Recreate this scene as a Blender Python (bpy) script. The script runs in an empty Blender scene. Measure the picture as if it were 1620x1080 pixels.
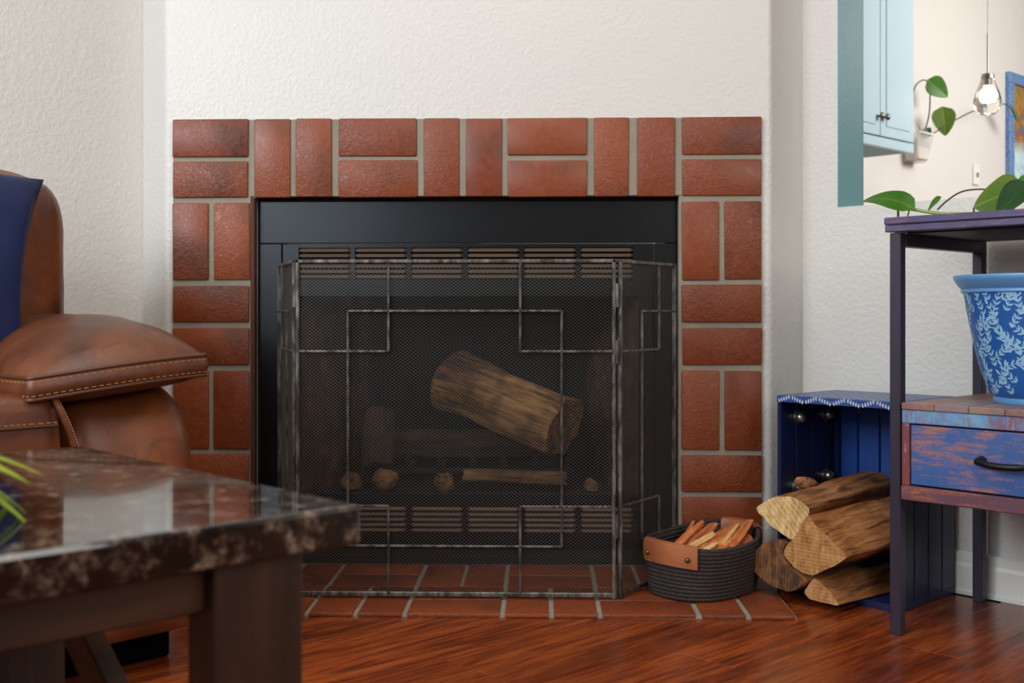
import bpy, bmesh, math, random
from mathutils import Vector, Matrix
random.seed(7)
S = bpy.context.scene
COL = S.collection
R2 = math.sqrt(2)
PI = math.pi

# ------------------------------------------------------------------ camera
PSI = math.radians(1.6)
cam = bpy.data.cameras.new('camera')
cam_o = bpy.data.objects.new('camera', cam)
COL.objects.link(cam_o)
cam_o.location = (0.1813, -2.693, 0.618)
cam_o.rotation_euler = (PI / 2, 0, PSI)
cam.sensor_width = 36
cam.lens = 36 * 1780 / 1620
cam.shift_y = -45 / 1620
cam.clip_start = 0.02
cam.dof.use_dof = True
cam.dof.focus_distance = 2.45
cam.dof.aperture_fstop = 6.3
S.camera = cam_o

# ------------------------------------------------------------------ world, light, exposure
S.view_settings.view_transform = 'Standard'
S.view_settings.look = 'None'
S.view_settings.gamma = 1
S.view_settings.use_curve_mapping = False
S.view_settings.exposure = -0.06
wd = bpy.data.worlds.new('world')
S.world = wd
wd.use_nodes = True
bg = wd.node_tree.nodes['Background']
bg.inputs[0].default_value = (1.0, 0.98, 0.95, 1)
bg.inputs[1].default_value = 0.13

def area(name, loc, target, sx, sy, power, color=(1, 1, 1)):
    l = bpy.data.lights.new(name, 'AREA')
    l.shape = 'RECTANGLE'; l.size = sx; l.size_y = sy
    l.energy = power; l.color = color
    o = bpy.data.objects.new(name, l); COL.objects.link(o)
    o.location = loc
    d = Vector(target) - Vector(loc)
    o.rotation_euler = d.to_track_quat('-Z', 'Y').to_euler()
    return o
def RM(w, v, z=0.0):            # room axes (w along the right wall towards the camera, v towards the right wall) -> world
    return Vector(((v + w) / R2, (v - w) / R2, z))
ROT = -PI / 4
# daylight from the windows of the living room (behind and left of the camera)
area('window_daylight_left', RM(0.45, -3.7, 1.95), (0.1, 0.0, 0.7), 1.7, 1.1, 88, (0.86, 0.93, 1.0))
area('window_daylight_back', RM(4.2, -0.9, 1.8), (0.2, 0.0, 0.9), 2.0, 1.2, 40, (1.0, 0.98, 0.95))
area('window_daylight_rear', RM(2.0, -4.1, 1.25), (-0.4, 0.0, 0.8), 1.1, 0.8, 16, (0.72, 0.86, 1.0))
area('overhead_fill', (0.1, -1.5, 2.38), (0.1, -1.4, 0), 1.2, 1.2, 20, (1.0, 0.95, 0.88))  # unseen soft lamp added to light the room from above
# unseen area light added to brighten the kitchen
area('kitchen_fill', RM(1.4, 4.0, 2.5), RM(-0.8, 4.2, 1.1), 1.6, 1.6, 125, (1.0, 0.985, 0.97))

# ------------------------------------------------------------------ node materials
def lin(h):
    r = [int(h[i:i + 2], 16) / 255 for i in (0, 2, 4)]
    return tuple((c / 12.92 if c <= .04045 else ((c + .055) / 1.055) ** 2.4) for c in r) + (1,)

class NT:
    def __init__(s, name):
        s.m = bpy.data.materials.new(name); s.m.use_nodes = True
        s.t = s.m.node_tree; s.n = s.t.nodes; s.b = s.n['Principled BSDF']; s.l = s.t.links
    def new(s, typ, **kw):
        nd = s.n.new(typ)
        for k, v in kw.items(): setattr(nd, k, v)
        return nd
    def set(s, nd, k, v):
        if hasattr(v, 'links') or isinstance(v, bpy.types.NodeSocket): s.l.new(v, nd.inputs[k])
        else: nd.inputs[k].default_value = v
    def coord(s, which='Object', scale=(1, 1, 1), rnd=True):
        tc = s.new('ShaderNodeTexCoord'); mp = s.new('ShaderNodeMapping')
        s.l.new(tc.outputs[which], mp.inputs['Vector'])
        mp.inputs['Scale'].default_value = scale
        if rnd:
            oi = s.new('ShaderNodeObjectInfo'); mu = s.new('ShaderNodeMath', operation='MULTIPLY')
            s.l.new(oi.outputs['Random'], mu.inputs[0]); mu.inputs[1].default_value = 37.0
            s.l.new(mu.outputs[0], mp.inputs['Location'])
        return mp.outputs[0]
    def rand(s):
        return s.new('ShaderNodeObjectInfo').outputs['Random']
    def noise(s, vec, scale, detail=4, rough=.55, dist=0):
        nd = s.new('ShaderNodeTexNoise'); s.l.new(vec, nd.inputs['Vector'])
        nd.inputs['Scale'].default_value = scale; nd.inputs['Detail'].default_value = detail
        nd.inputs['Roughness'].default_value = rough; nd.inputs['Distortion'].default_value = dist
        return nd.outputs['Fac']
    def voro(s, vec, scale, feature='F1'):
        nd = s.new('ShaderNodeTexVoronoi', feature=feature); s.l.new(vec, nd.inputs['Vector'])
        nd.inputs['Scale'].default_value = scale
        return nd.outputs['Distance']
    def wave(s, vec, scale, dist=4, detail=3, direction='X'):
        nd = s.new('ShaderNodeTexWave', bands_direction=direction); s.l.new(vec, nd.inputs['Vector'])
        nd.inputs['Scale'].default_value = scale; nd.inputs['Distortion'].default_value = dist
        nd.inputs['Detail'].default_value = detail
        return nd.outputs['Fac']
    def ramp(s, fac, stops, interp='LINEAR'):
        nd = s.new('ShaderNodeValToRGB'); s.l.new(fac, nd.inputs['Fac'])
        cr = nd.color_ramp; cr.interpolation = interp
        while len(cr.elements) < len(stops): cr.elements.new(.5)
        for e, (p, c) in zip(cr.elements, stops):
            e.position = p; e.color = c if not isinstance(c, str) else lin(c)
        return nd.outputs['Color']
    def mapr(s, fac, a, b, c=0., d=1.):
        nd = s.new('ShaderNodeMapRange'); s.l.new(fac, nd.inputs['Value'])
        for k, v in zip(('From Min', 'From Max', 'To Min', 'To Max'), (a, b, c, d)): nd.inputs[k].default_value = v
        return nd.outputs[0]
    def mix(s, fac, a, b, mode='MIX'):
        nd = s.new('ShaderNodeMix', data_type='RGBA', blend_type=mode)
        for k, v in ((0, fac), (6, a), (7, b)):
            if isinstance(v, str): v = lin(v)
            s.set(nd, k, v)
        return nd.outputs[2]
    def math(s, op, a, b=0.5):
        nd = s.new('ShaderNodeMath', operation=op); s.set(nd, 0, a); s.set(nd, 1, b); return nd.outputs[0]
    def bump(s, h, strength=.3, dist=.002, normal=None):
        nd = s.new('ShaderNodeBump'); s.l.new(h, nd.inputs['Height'])
        nd.inputs['Strength'].default_value = strength; nd.inputs['Distance'].default_value = dist
        if normal: s.l.new(normal, nd.inputs['Normal'])
        return nd.outputs[0]
    def fin(s, color=None, rough=.5, metal=0., normal=None, **kw):
        if isinstance(color, str): color = lin(color)
        if color is not None: s.set(s.b, 'Base Color', color)
        s.set(s.b, 'Roughness', rough); s.set(s.b, 'Metallic', metal)
        if normal: s.l.new(normal, s.b.inputs['Normal'])
        for k, v in kw.items(): s.set(s.b, k.replace('_', ' '), v)
        return s.m

def plain(name, col, rough=.5, metal=0., **kw): return NT(name).fin(col, rough, metal, **kw)

def m_wall(name, col, strength=.35):
    t = NT(name); v = t.coord(rnd=False)
    n1 = t.noise(v, 95, 3, .5); n2 = t.noise(v, 260, 2, .5)
    h = t.math('ADD', t.mapr(n1, .4, .65), t.math('MULTIPLY', n2, .4))
    c = t.mix(t.noise(v, 2.2, 3), lin(col), tuple(x * .96 for x in lin(col)[:3]) + (1,))
    return t.fin(c, .42, normal=t.bump(h, strength, .0015))
WALL = m_wall('painted_wall', 'd6d3cc')
TEAL = m_wall('teal_paint', '6fa6ad', .08)
KWALL = m_wall('kitchen_paint', 'e6e3dc', .15)
CEIL = plain('ceiling_paint', 'e8e6e0', .9)
TRIM = plain('trim_paint', 'e9e6de', .35)

def m_brick():
    t = NT('quarry_tile'); v = t.coord()
    big = t.noise(v, 5.5, 2, .5); fine = t.noise(v, 60, 4, .6)
    base = t.ramp(t.rand(), [(0, '763418'), (.35, '803b1b'), (.7, '8a4320'), (1, '723114')])
    c = t.mix(t.mapr(big, .5, .74, 0, .72), base, '33201a')
    c = t.mix(t.mapr(fine, .35, .75, 0, .22), c, 'a05a38')
    wr = t.noise(v, 95, 3, .55, 1.4)
    amt = t.mapr(t.noise(v, 3.1, 1), .36, .62, .05, 1)
    h = t.math('MULTIPLY', t.mapr(wr, .42, .6), amt)
    return t.fin(c, t.mapr(fine, .3, .7, .33, .48), normal=t.bump(h, .38, .0020), Specular_IOR_Level=.45)
BRICK = m_brick()
def m_grout():
    t = NT('grout'); v = t.coord(rnd=False); n = t.noise(v, 240, 3, .7)
    c = t.mix(t.noise(v, 9, 3), 'a09786', '7d7464')
    return t.fin(c, .9, normal=t.bump(n, .5, .002))
GROUT = m_grout()

def m_wood(name, dark, mid, light, rough=.35, scale=1., axis='X', bump=.15, streak=14, spec=.5):
    t = NT(name)
    sc = {'X': (.06, 1, 1), 'Y': (1, .06, 1), 'Z': (1, 1, .06)}[axis]
    v = t.coord(scale=tuple(q * scale for q in sc))
    sc2 = {'X': (.2, 1, 1), 'Y': (1, .2, 1), 'Z': (1, 1, .2)}[axis]
    v2 = t.coord(scale=tuple(q * scale for q in sc2))
    n1 = t.noise(v, streak * 3.2, 5, .62, .6)
    n2 = t.noise(v2, streak * .55, 3, .55, 1.2)
    n3 = t.noise(v, streak * 14, 3, .6)
    f = t.math('ADD', t.math('MULTIPLY', n1, .55), t.math('MULTIPLY', n2, .45))
    c = t.ramp(f, [(.34, dark), (.5, mid), (.64, light)])
    c = t.mix(t.mapr(n3, .52, .75, 0, .4), c, dark)
    c = t.mix(t.mapr(t.rand(), 0, 1, 0, .25), c, dark)
    return t.fin(c, rough, normal=t.bump(n1, bump, .001), Specular_IOR_Level=spec)
FLOOR = m_wood('cherry_laminate', '3f160a', '823916', 'a35223', .25, 1, 'Y', .06, 27)
FLOORGAP = plain('floor_gap', '1c0b06', .8)
TABLEWOOD = m_wood('coffee_table_wood', '190d06', '3a2110', '54341b', .4, 1, 'Z', .2, 12)
TABLEWOODX = m_wood('coffee_table_wood_rail', '190d06', '3a2110', '54341b', .4, 1, 'Y', .2, 12)

def m_granite():
    t = NT('dark_granite'); v = t.coord(rnd=False)
    a = t.noise(v, 52, 5, .78, .2); b = t.voro(v, 130)
    c = t.ramp(a, [(.42, '050404'), (.5, '15100d'), (.58, '4d3f34'), (.68, '94826d')])
    c = t.mix(t.mapr(b, .0, .28, .7, 0), c, '120f0e')
    return t.fin(c, .07, Specular_IOR_Level=.6, Coat_Weight=.35, Coat_Roughness=.03)
GRANITE = m_granite()

def m_leather(name, base, dark, light):
    t = NT(name); v = t.coord(rnd=True)
    a = t.noise(v, 4.5, 4, .6, .5); b = t.noise(v, 170, 3, .6); cr = t.noise(v, 13, 5, .6, 2.0)
    c = t.ramp(a, [(.3, dark), (.52, base), (.75, light)])
    c = t.mix(t.mapr(cr, .56, .72, 0, .55), c, dark)
    h = t.math('ADD', t.math('MULTIPLY', b, .35), cr)
    return t.fin(c, t.mapr(a, .3, .7, .36, .48), normal=t.bump(h, .3, .003), Specular_IOR_Level=.5)
LEATHER = m_leather('saddle_leather', '6c3615', '3f200f', '8e4c1e')
LEATHERP = m_leather('pad_leather', '5e3118', '321c12', '7c4726')
STITCH = plain('tan_thread', 'a5713f', .7)
PIPING = plain('leather_welt', '56301b', .45)
SOFASHADE = plain('under_sofa_shade', '060505', .9, Specular_IOR_Level=.05)  # black stands for the shadow under the sofa
def m_fabric(name, col, col2):
    t = NT(name); v = t.coord(rnd=False)
    n = t.noise(v, 700, 2); a = t.noise(v, 5, 3)
    return t.fin(t.mix(a, col, col2), .62, normal=t.bump(n, .3, .0008), Specular_IOR_Level=.35)
NAVY = m_fabric('navy_satin', '0a225a', '07163d')

def m_metal(name, base, hi, rough=.4, metal=.7, lo=.5, up=.68, scale=60, stretch=(1, 1, .15)):
    t = NT(name); v = t.coord(scale=stretch); n = t.noise(v, scale, 5, .7)
    return t.fin(t.mix(t.mapr(n, lo, up), base, hi), rough, metal, normal=t.bump(n, .15, .0006))
INSERT = m_metal('insert_black_steel', '141518', '1c1a19', .27, .3, .4, .75, 7, (1, 1, 1))
LOUVER = m_metal('louver_steel', '5d4c40', '6e5a4a', .42, .35, .3, .8, 9, (1, 1, 1))
PEWTER = m_metal('rubbed_pewter', '403d39', 'a19d95', .40, .5, .42, .78, 60, (1, 1, .3))
WIRE = plain('mesh_wire', '5f5c57', .42, .6)
BLACKVOID = plain('firebox_black', '090808', .85)
def m_refr():
    t = NT('refractory'); v = t.coord(rnd=False); n = t.noise(v, 14, 5, .65)
    return t.fin(t.ramp(n, [(.3, '170e09'), (.55, '3f2918'), (.75, '5c3f28')]), .9, normal=t.bump(n, .6, .006))
REFR = m_refr()

def m_log(name, dark, mid, light, axis='Y', rough=.8, bump=.7):
    t = NT(name)
    sc = {'X': (.06, 1, 1), 'Y': (1, .06, 1)}[axis]
    v = t.coord(scale=sc); w = t.coord()
    n = t.noise(v, 95, 6, .72, .6); big = t.noise(w, 9, 3, .6, .5)
    f = t.math('ADD', t.math('MULTIPLY', n, .62), t.math('MULTIPLY', big, .38))
    c = t.ramp(f, [(.34, dark), (.47, mid), (.62, light)])
    ck = t.mapr(t.noise(v, 48, 3, .5, .3), .58, .66)
    c = t.mix(t.math('MULTIPLY', ck, .75), c, dark)
    return t.fin(c, rough, normal=t.bump(t.math('SUBTRACT', n, t.math('MULTIPLY', ck, .5)), bump, .005))
SPLIT = m_log('split_wood', '4a2812', 'a0622f', 'd0925a')
SPLITB = m_log('split_wood_brown', '3a2012', '8f5a32', 'bd8452')
BARK = m_log('bark', '17110d', '3e2a1c', '6b4a2f', bump=1.)
def m_endgrain(name, dark, mid, light, ring='X'):
    t = NT(name); v = t.coord(scale=(1, .2, .35)); w = t.coord()
    wv = t.wave(w, 42, 2.2, 4, ring); n0 = t.noise(v, 90, 5, .7, .4); b = t.noise(w, 22, 4, .6)
    n = t.math('ADD', t.math('MULTIPLY', wv, .1), t.math('MULTIPLY', n0, .9))
    f = t.math('ADD', t.math('MULTIPLY', n, .6), t.math('MULTIPLY', b, .4))
    return t.fin(t.ramp(f, [(.35, dark), (.48, mid), (.6, light)]), .85, normal=t.bump(n, .6, .003))
ENDPALE = m_endgrain('sawn_end_pale', '8a6236', 'c79f68', 'e0c48e', 'DIAGONAL')
ENDTAN = m_endgrain('sawn_end_tan', '6e4322', 'a8743f', 'c0905c', 'Z')
ENDDARK = m_endgrain('sawn_end_dark', '1c120b', '573620', '87582f')
GASLOG = m_log('ceramic_log', '1c0f07', '5c3a1e', '9c7342', 'X', .9, 1.)
EMBER = m_log('ceramic_ember', '1c100a', '4f321c', '8a6238', 'X', .95, 1.)
LOGDARK = m_log('dark_ceramic_log', '0f0906', '2a1a0f', '432c1a', 'X', .95, 1.)  # darker tone for the back log and the stump
KIND = m_log('kindling_wood', '7a3416', 'b9622f', 'd68c50', 'X', .75, .6)
KINDP = m_log('kindling_pale', '9a6a35', 'cfa062', 'dfc184', 'X', .75, .6)

def m_rope():
    t = NT('charcoal_rope')
    tc = t.new('ShaderNodeTexCoord')
    n = t.noise(tc.outputs['Object'], 260, 3, .6)
    g = t.noise(tc.outputs['Object'], 20, 3)
    c = t.mix(t.mapr(n, .35, .7), '201a17', '4a403a'); c = t.mix(t.mapr(g, .4, .7, 0, .4), c, '1f1d24')
    return t.fin(c, .85, normal=t.bump(n, .8, .003))
ROPE = m_rope()
HANDLE = m_leather('handle_leather', 'a3613a', '7d4527', 'b77447')
BRASS = plain('antique_brass', '6e5a3c', .35, .9)

def m_painted(name, base, var, under, amount=(.58, .7), rough=.45, axis='X', scale=9):
    t = NT(name)
    sc = {'X': (.12, 1, 1), 'Y': (1, .12, 1), 'Z': (1, 1, .12)}[axis]
    v = t.coord(scale=sc); w = t.coord()
    n = t.math('ADD', t.math('MULTIPLY', t.noise(v, scale * 16, 6, .75), .7), t.math('MULTIPLY', t.noise(w, scale * 22, 4, .8), .3)); b = t.noise(w, scale, 5, .65, .2)
    c = t.mix(t.mapr(b, .35, .7), base, var)
    f = t.math('ADD', t.math('MULTIPLY', n, .7), t.math('MULTIPLY', b, .3))
    c = t.mix(t.mapr(f, amount[0] - .01, amount[1] - .05), c, under)
    return t.fin(c, rough, normal=t.bump(n, .25, .001))
CRATE = m_painted('crate_navy_shaded', '0f1f4b', '0b1738', '091028', (.62, .8), .35, 'Z', 5)  # shade on the side slats is put into this navy
CRATEB = m_painted('crate_navy_lit_back', '194791', '143a7d', '0f2a5d', (.62, .8), .4, 'Z', 4)  # same crate navy, brightened as if lit on the back slats
CRATET = m_painted('crate_navy_lit_top', '2c4a85', '25407a', '1a2c58', (.6, .8), .4, 'X', 5)  # same crate navy, lightened as if lit on the top panel
STENCIL = plain('white_stencil_paint', 'dfe6f2', .6)
CHROME = plain('steel_dome', 'a7a39b', .3, .95)
TUBE = m_metal('table_tube_steel', '2f2838', '372f40', .42, .2, .4, .7, 20)
DRAWER = m_painted('distressed_blue', '2c548f', '475c93', 'a5684a', (.50, .64), .5, 'X', 9)
RAILB = m_painted('distressed_light_blue', '6f9cbd', '3f5f96', '8a4b45', (.5, .62), .5, 'Z', 14)
STILE = m_painted('distressed_red', '7c3a34', '6b3440', 'b9a09a', (.54, .66), .55, 'Z', 12)
RAILP = m_painted('distressed_plum', '57384a', '6b4148', 'b3632f', (.52, .66), .5, 'X', 9)
SHELFW = m_painted('distressed_purple', '4a3a58', '3b4a80', '7d5560', (.5, .66), .5, 'X', 9)
def m_boards():
    t = NT('mixed_boards'); v = t.coord(scale=(1, .15, 1)); n = t.noise(v, 60, 5, .7); w = t.noise(t.coord(), 14, 3)
    base = t.ramp(t.rand(), [(0, '7d5a50'), (.25, '4d5c80'), (.5, '8a5a50'), (.75, '6c7f98'), (1, '8f6f5f')])
    c = t.mix(t.mapr(n, .42, .7, 0, .8), base, '9a7a63'); c = t.mix(t.mapr(w, .55, .7, 0, .6), c, '3f4d70')
    return t.fin(c, .45, normal=t.bump(n, .2, .001))
BOARDS = m_boards()
UNDER = m_wood('shelf_underside', '1d0f0b', '45271d', '5c382b', .6, 1, 'X', .2, 10)
IRON = plain('black_iron', '17161b', .4, .5)
POTBLUE = plain('glaze_light_blue', '5d93c4', .38)
POTDARK = plain('glaze_blue', '1f5aa0', .4)
POTLEAF = plain('glaze_pale_leaf', '93bedd', .42)
def m_leaf(name, a, b, vein):
    t = NT(name); v = t.coord(); n = t.noise(v, 16, 3)
    tc = t.new('ShaderNodeTexCoord'); sp = t.new('ShaderNodeSeparateXYZ'); t.l.new(tc.outputs['Generated'], sp.inputs[0])
    mid = t.math('ABSOLUTE', t.math('SUBTRACT', sp.outputs['Y'], .5), 0)
    c = t.mix(t.mapr(n, .3, .7), a, b); c = t.mix(t.mapr(mid, 0, .03, .8, 0), c, vein)
    m = t.fin(c, .35, Subsurface_Weight=0.0)
    return m
LEAF = m_leaf('pothos_leaf', '3f7d1c', '5f9a25', '86b04a')
LEAFY = m_leaf('pothos_leaf_yellow', '7d9430', '5d8a34', 'a8b458')
LEAFD = m_leaf('pothos_leaf_dark', '1d4a1c', '2b6426', '4d8038')
STEM = plain('green_stem', '8ca052', .5)
STEMD = plain('brown_stem', '4a4038', .6)
LIME = m_leaf('lime_leaf', 'b4cc1e', '98b822', 'c8d646')
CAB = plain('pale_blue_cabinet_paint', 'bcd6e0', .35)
CABU = plain('cabinet_underside_blue', '5f97a3', .5)  # darker blue than the doors and carcass
KNOB = plain('brushed_nickel', '8a8580', .3, .9)
def m_clear(name, col, rough=.08, alpha=.35):
    t = NT(name)
    return t.fin(col, rough, Transmission_Weight=1.0, IOR=1.25)
CLEAR = plain('clear_plastic', 'f2f1ec', .25, Alpha=.4)
GLASS = m_clear('lamp_glass', 'f6f2ec', .02)
t = NT('lamp_bulb'); BULB = t.fin('fff6e6', .4, Emission_Color=(1, .93, .82, 1), Emission_Strength=6.)
OUTLET = plain('outlet_plastic', 'f0eee9', .4)
SLOT = plain('outlet_slot', '8d8a85', .6)
def m_art():
    t = NT('painting'); v = t.coord(rnd=False)
    n = t.noise(v, 9, 4, .6, 1.5); sp = t.new('ShaderNodeSeparateXYZ'); t.l.new(v, sp.inputs[0])
    a = t.ramp(n, [(.3, '3d6a3a'), (.45, 'b8862c'), (.55, '8a5a2a'), (.65, '3f7fa8'), (.8, '2d5a70')])
    b = t.ramp(n, [(.3, '9fd0d8'), (.5, 'd9eef0'), (.7, '5aa6b8')])
    return t.fin(t.mix(t.mapr(sp.outputs['Z'], -.06, .03), b, a), .5)
ART = m_art()
def m_frame():
    t = NT('blue_frame_paint'); n = t.noise(t.coord(rnd=False), 90, 4, .7)
    return t.fin(t.mix(t.mapr(n, .4, .65), '3f6aa8', '86aace'), .5, normal=t.bump(n, .4, .002))
FRAMEB = m_frame()

# ------------------------------------------------------------------ mesh helpers
def link(name, bm, mat, parent=None, smooth=None, loc=None, rot=None, kind=None):
    me = bpy.data.meshes.new(name)
    bmesh.ops.recalc_face_normals(bm, faces=bm.faces)
    bm.to_mesh(me); bm.free()
    for m in (mat if isinstance(mat, (list, tuple)) else [mat]): me.materials.append(m)
    if smooth is not None:
        me.polygons.foreach_set('use_smooth', [True] * len(me.polygons))
        if smooth < 180: me.set_sharp_from_angle(angle=math.radians(smooth))
    o = bpy.data.objects.new(name, me); COL.objects.link(o)
    if parent: o.parent = parent
    if loc is not None: o.location = loc
    if rot is not None: o.rotation_euler = rot
    if kind: o['kind'] = kind
    return o
def inst(name, src, parent, loc, rot=None, scale=None):
    o = src.copy(); o.name = name; COL.objects.link(o); o.parent = parent; o.location = loc
    if rot is not None: o.rotation_euler = rot
    if scale is not None: o.scale = scale
    return o
def thing(name, label, cat, loc=(0, 0, 0), rotz=0., group=None):
    o = bpy.data.objects.new(name, None); COL.objects.link(o); o.empty_display_size = .05
    o.location = loc; o.rotation_euler = (0, 0, rotz)
    o['label'] = label; o['category'] = cat
    if group: o['group'] = group
    return o
def tag(o, label, cat, group=None):
    o['label'] = label; o['category'] = cat
    if group: o['group'] = group
    return o
def box(bm, x0, x1, y0, y1, z0, z1, bev=0., seg=1, mi=0, M=None):
    b2 = bmesh.new()
    bmesh.ops.create_cube(b2, size=1)
    for v in b2.verts:
        v.co = Vector(((x0 + x1) / 2 + v.co.x * (x1 - x0), (y0 + y1) / 2 + v.co.y * (y1 - y0), (z0 + z1) / 2 + v.co.z * (z1 - z0)))
    if bev: bmesh.ops.bevel(b2, geom=list(b2.edges), offset=bev, segments=seg, affect='EDGES', profile=.5)
    merge(bm, b2, M, mi)
def merge(bm, b2, M=None, mi=0):
    vm = {}
    for v in b2.verts: vm[v] = bm.verts.new(M @ v.co if M else v.co)
    for f in b2.faces:
        try: nf = bm.faces.new([vm[v] for v in f.verts]); nf.material_index = mi
        except ValueError: pass
    b2.free()
def B(): return bmesh.new()
def bx(name, mat, parent, x0, x1, y0, y1, z0, z1, bev=.002, seg=1, **kw):
    bm = B(); box(bm, x0, x1, y0, y1, z0, z1, bev, seg); return link(name, bm, mat, parent, **kw)
def tube(bm, pts, r, n=8, cap=True, mi=0):
    pts = [Vector(p) for p in pts]; rs = r if isinstance(r, (list, tuple)) else [r] * len(pts)
    rings = []; prev = None
    for i, p in enumerate(pts):
        d = (pts[min(i + 1, len(pts) - 1)] - pts[max(i - 1, 0)]).normalized()
        if prev is None:
            up = Vector((0, 0, 1)) if abs(d.z) < .9 else Vector((1, 0, 0))
            a = d.cross(up).normalized()
        else:
            a = (prev - d * prev.dot(d)).normalized()
        prev = a; b = d.cross(a)
        off = PI / 4 if n == 4 else 0
        rings.append([bm.verts.new(p + rs[i] * (math.cos(2 * PI * k / n + off) * a + math.sin(2 * PI * k / n + off) * b)) for k in range(n)])
    for A, Bq in zip(rings, rings[1:]):
        for k in range(n):
            f = bm.faces.new((A[k], A[(k + 1) % n], Bq[(k + 1) % n], Bq[k])); f.material_index = mi
    if cap:
        bm.faces.new(rings[0][::-1]).material_index = mi; bm.faces.new(rings[-1]).material_index = mi
def lathe(bm, prof, n=32, c=(0, 0, 0), mi=0, cap=False):
    rings = [[bm.verts.new((c[0] + r * math.cos(2 * PI * k / n), c[1] + r * math.sin(2 * PI * k / n), c[2] + z)) for k in range(n)] for r, z in prof]
    for A, Bq in zip(rings, rings[1:]):
        for k in range(n):
            bm.faces.new((A[k], A[(k + 1) % n], Bq[(k + 1) % n], Bq[k])).material_index = mi
    if cap:
        bm.faces.new(rings[0][::-1]); bm.faces.new(rings[-1])
def ball(bm, c, r, u=12, v=8, sc=(1, 1, 1)):
    b2 = B(); bmesh.ops.create_uvsphere(b2, u_segments=u, v_segments=v, radius=r)
    for q in b2.verts: q.co = Vector((q.co.x * sc[0] + c[0], q.co.y * sc[1] + c[1], q.co.z * sc[2] + c[2]))
    merge(bm, b2)
def prism(bm, poly, z0, z1, mi=0):      # poly in xy
    lo = [bm.verts.new((x, y, z0)) for x, y in poly]; hi = [bm.verts.new((x, y, z1)) for x, y in poly]
    n = len(poly)
    for k in range(n): bm.faces.new((lo[k], lo[(k + 1) % n], hi[(k + 1) % n], hi[k])).material_index = mi
    bm.faces.new(lo[::-1]).material_index = mi; bm.faces.new(hi).material_index = mi
from mathutils import noise as MN
def nz(p, s=1., o=0.): return MN.noise(Vector((p[0] * s + o, p[1] * s + o * 1.7, p[2] * s - o)))
def struct(o): o['kind'] = 'structure'; return o

# ================================================================== SETTING
XL, XR, YW = -0.735, 0.724, 0.012            # chimney breast edges and face plane
WL, VL = -0.648, -0.511                       # left wall plane w, corner v
WRC, VR = 0.503, 0.661                        # right return w, right wall plane v
CEILZ = 2.46
# fireplace wall (breast) with rounded corners and its two returns
def arc_corner(cx, cy, a0, a1, r, n=6):
    return [(cx + r * math.cos(a0 + (a1 - a0) * k / n), cy + r * math.sin(a0 + (a1 - a0) * k / n)) for k in range(n + 1)]
rr = .022; tl = rr * math.tan(PI / 8)
left_round = arc_corner(XL + tl, YW + rr, -3 * PI / 4, -PI / 2, rr)
right_round = arc_corner(XR - tl, YW + rr, -PI / 2, -PI / 4, rr)
lc = RM(WL - .02, VL); rc = RM(WRC, VR + .02)
OPL, OPR, OPT = -0.516, 0.511, 0.899
def plan(bm, poly, z0, z1): prism(bm, poly, z0, z1)
bm = B()
plan(bm, [(lc.x, lc.y)] + left_round + [(OPL, YW), (OPL, YW + .09), (XL, YW + .09), (lc.x + .1, lc.y + .02)], 0, OPT)
plan(bm, [(OPR, YW)] + right_round + [(rc.x, rc.y), (rc.x - .1, rc.y + .02), (XR, YW + .09), (OPR, YW + .09)], 0, OPT)
plan(bm, [(lc.x, lc.y)] + left_round + right_round + [(rc.x, rc.y), (rc.x - .1, rc.y + .02), (XR, YW + .09), (XL, YW + .09), (lc.x + .1, lc.y + .02)], OPT, CEILZ)
struct(link('wall_back', bm, WALL, smooth=50))
bm = B(); box(bm, WL - .1, WL, -5.0, VL + .02, 0, CEILZ)
struct(link('wall_left', bm, WALL, rot=(0, 0, ROT)))
WO0, WO1, SILL, HEAD = .599, 2.7, .873, 2.1
bm = B()
box(bm, WRC - .02, WO0, VR, VR + .119, 0, CEILZ)
box(bm, WO0, WO1, VR, VR + .119, 0, SILL); box(bm, WO0, WO1, VR, VR + .119, HEAD, CEILZ)
box(bm, WO1, 4.6, VR, VR + .119, 0, CEILZ)
struct(link('wall_right', bm, WALL, rot=(0, 0, ROT)))
bm = B(); box(bm, WO0, WO0 + .002, VR, VR + .119, SILL, HEAD, 0)
struct(link('trim_1', bm, TEAL, rot=(0, 0, ROT)))
bm = B(); prism(bm, [(-.001, 0), (-.001, .088), (-.006, .093), (-.012, .09), (-.012, .07), (-.015, .062), (-.015, .012), (-.019, .008), (-.019, 0)], WRC, 4.5)
o = struct(link('baseboard_right', bm, TRIM))
# profile (x = across, y = up) extruded along z -> turn so that z runs along w
o.matrix_world = Matrix.Rotation(ROT, 4, 'Z') @ Matrix.Translation((0, VR, 0)) @ Matrix(((0, 0, 1, 0), (1, 0, 0, 0), (0, 1, 0, 0), (0, 0, 0, 1)))
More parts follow.
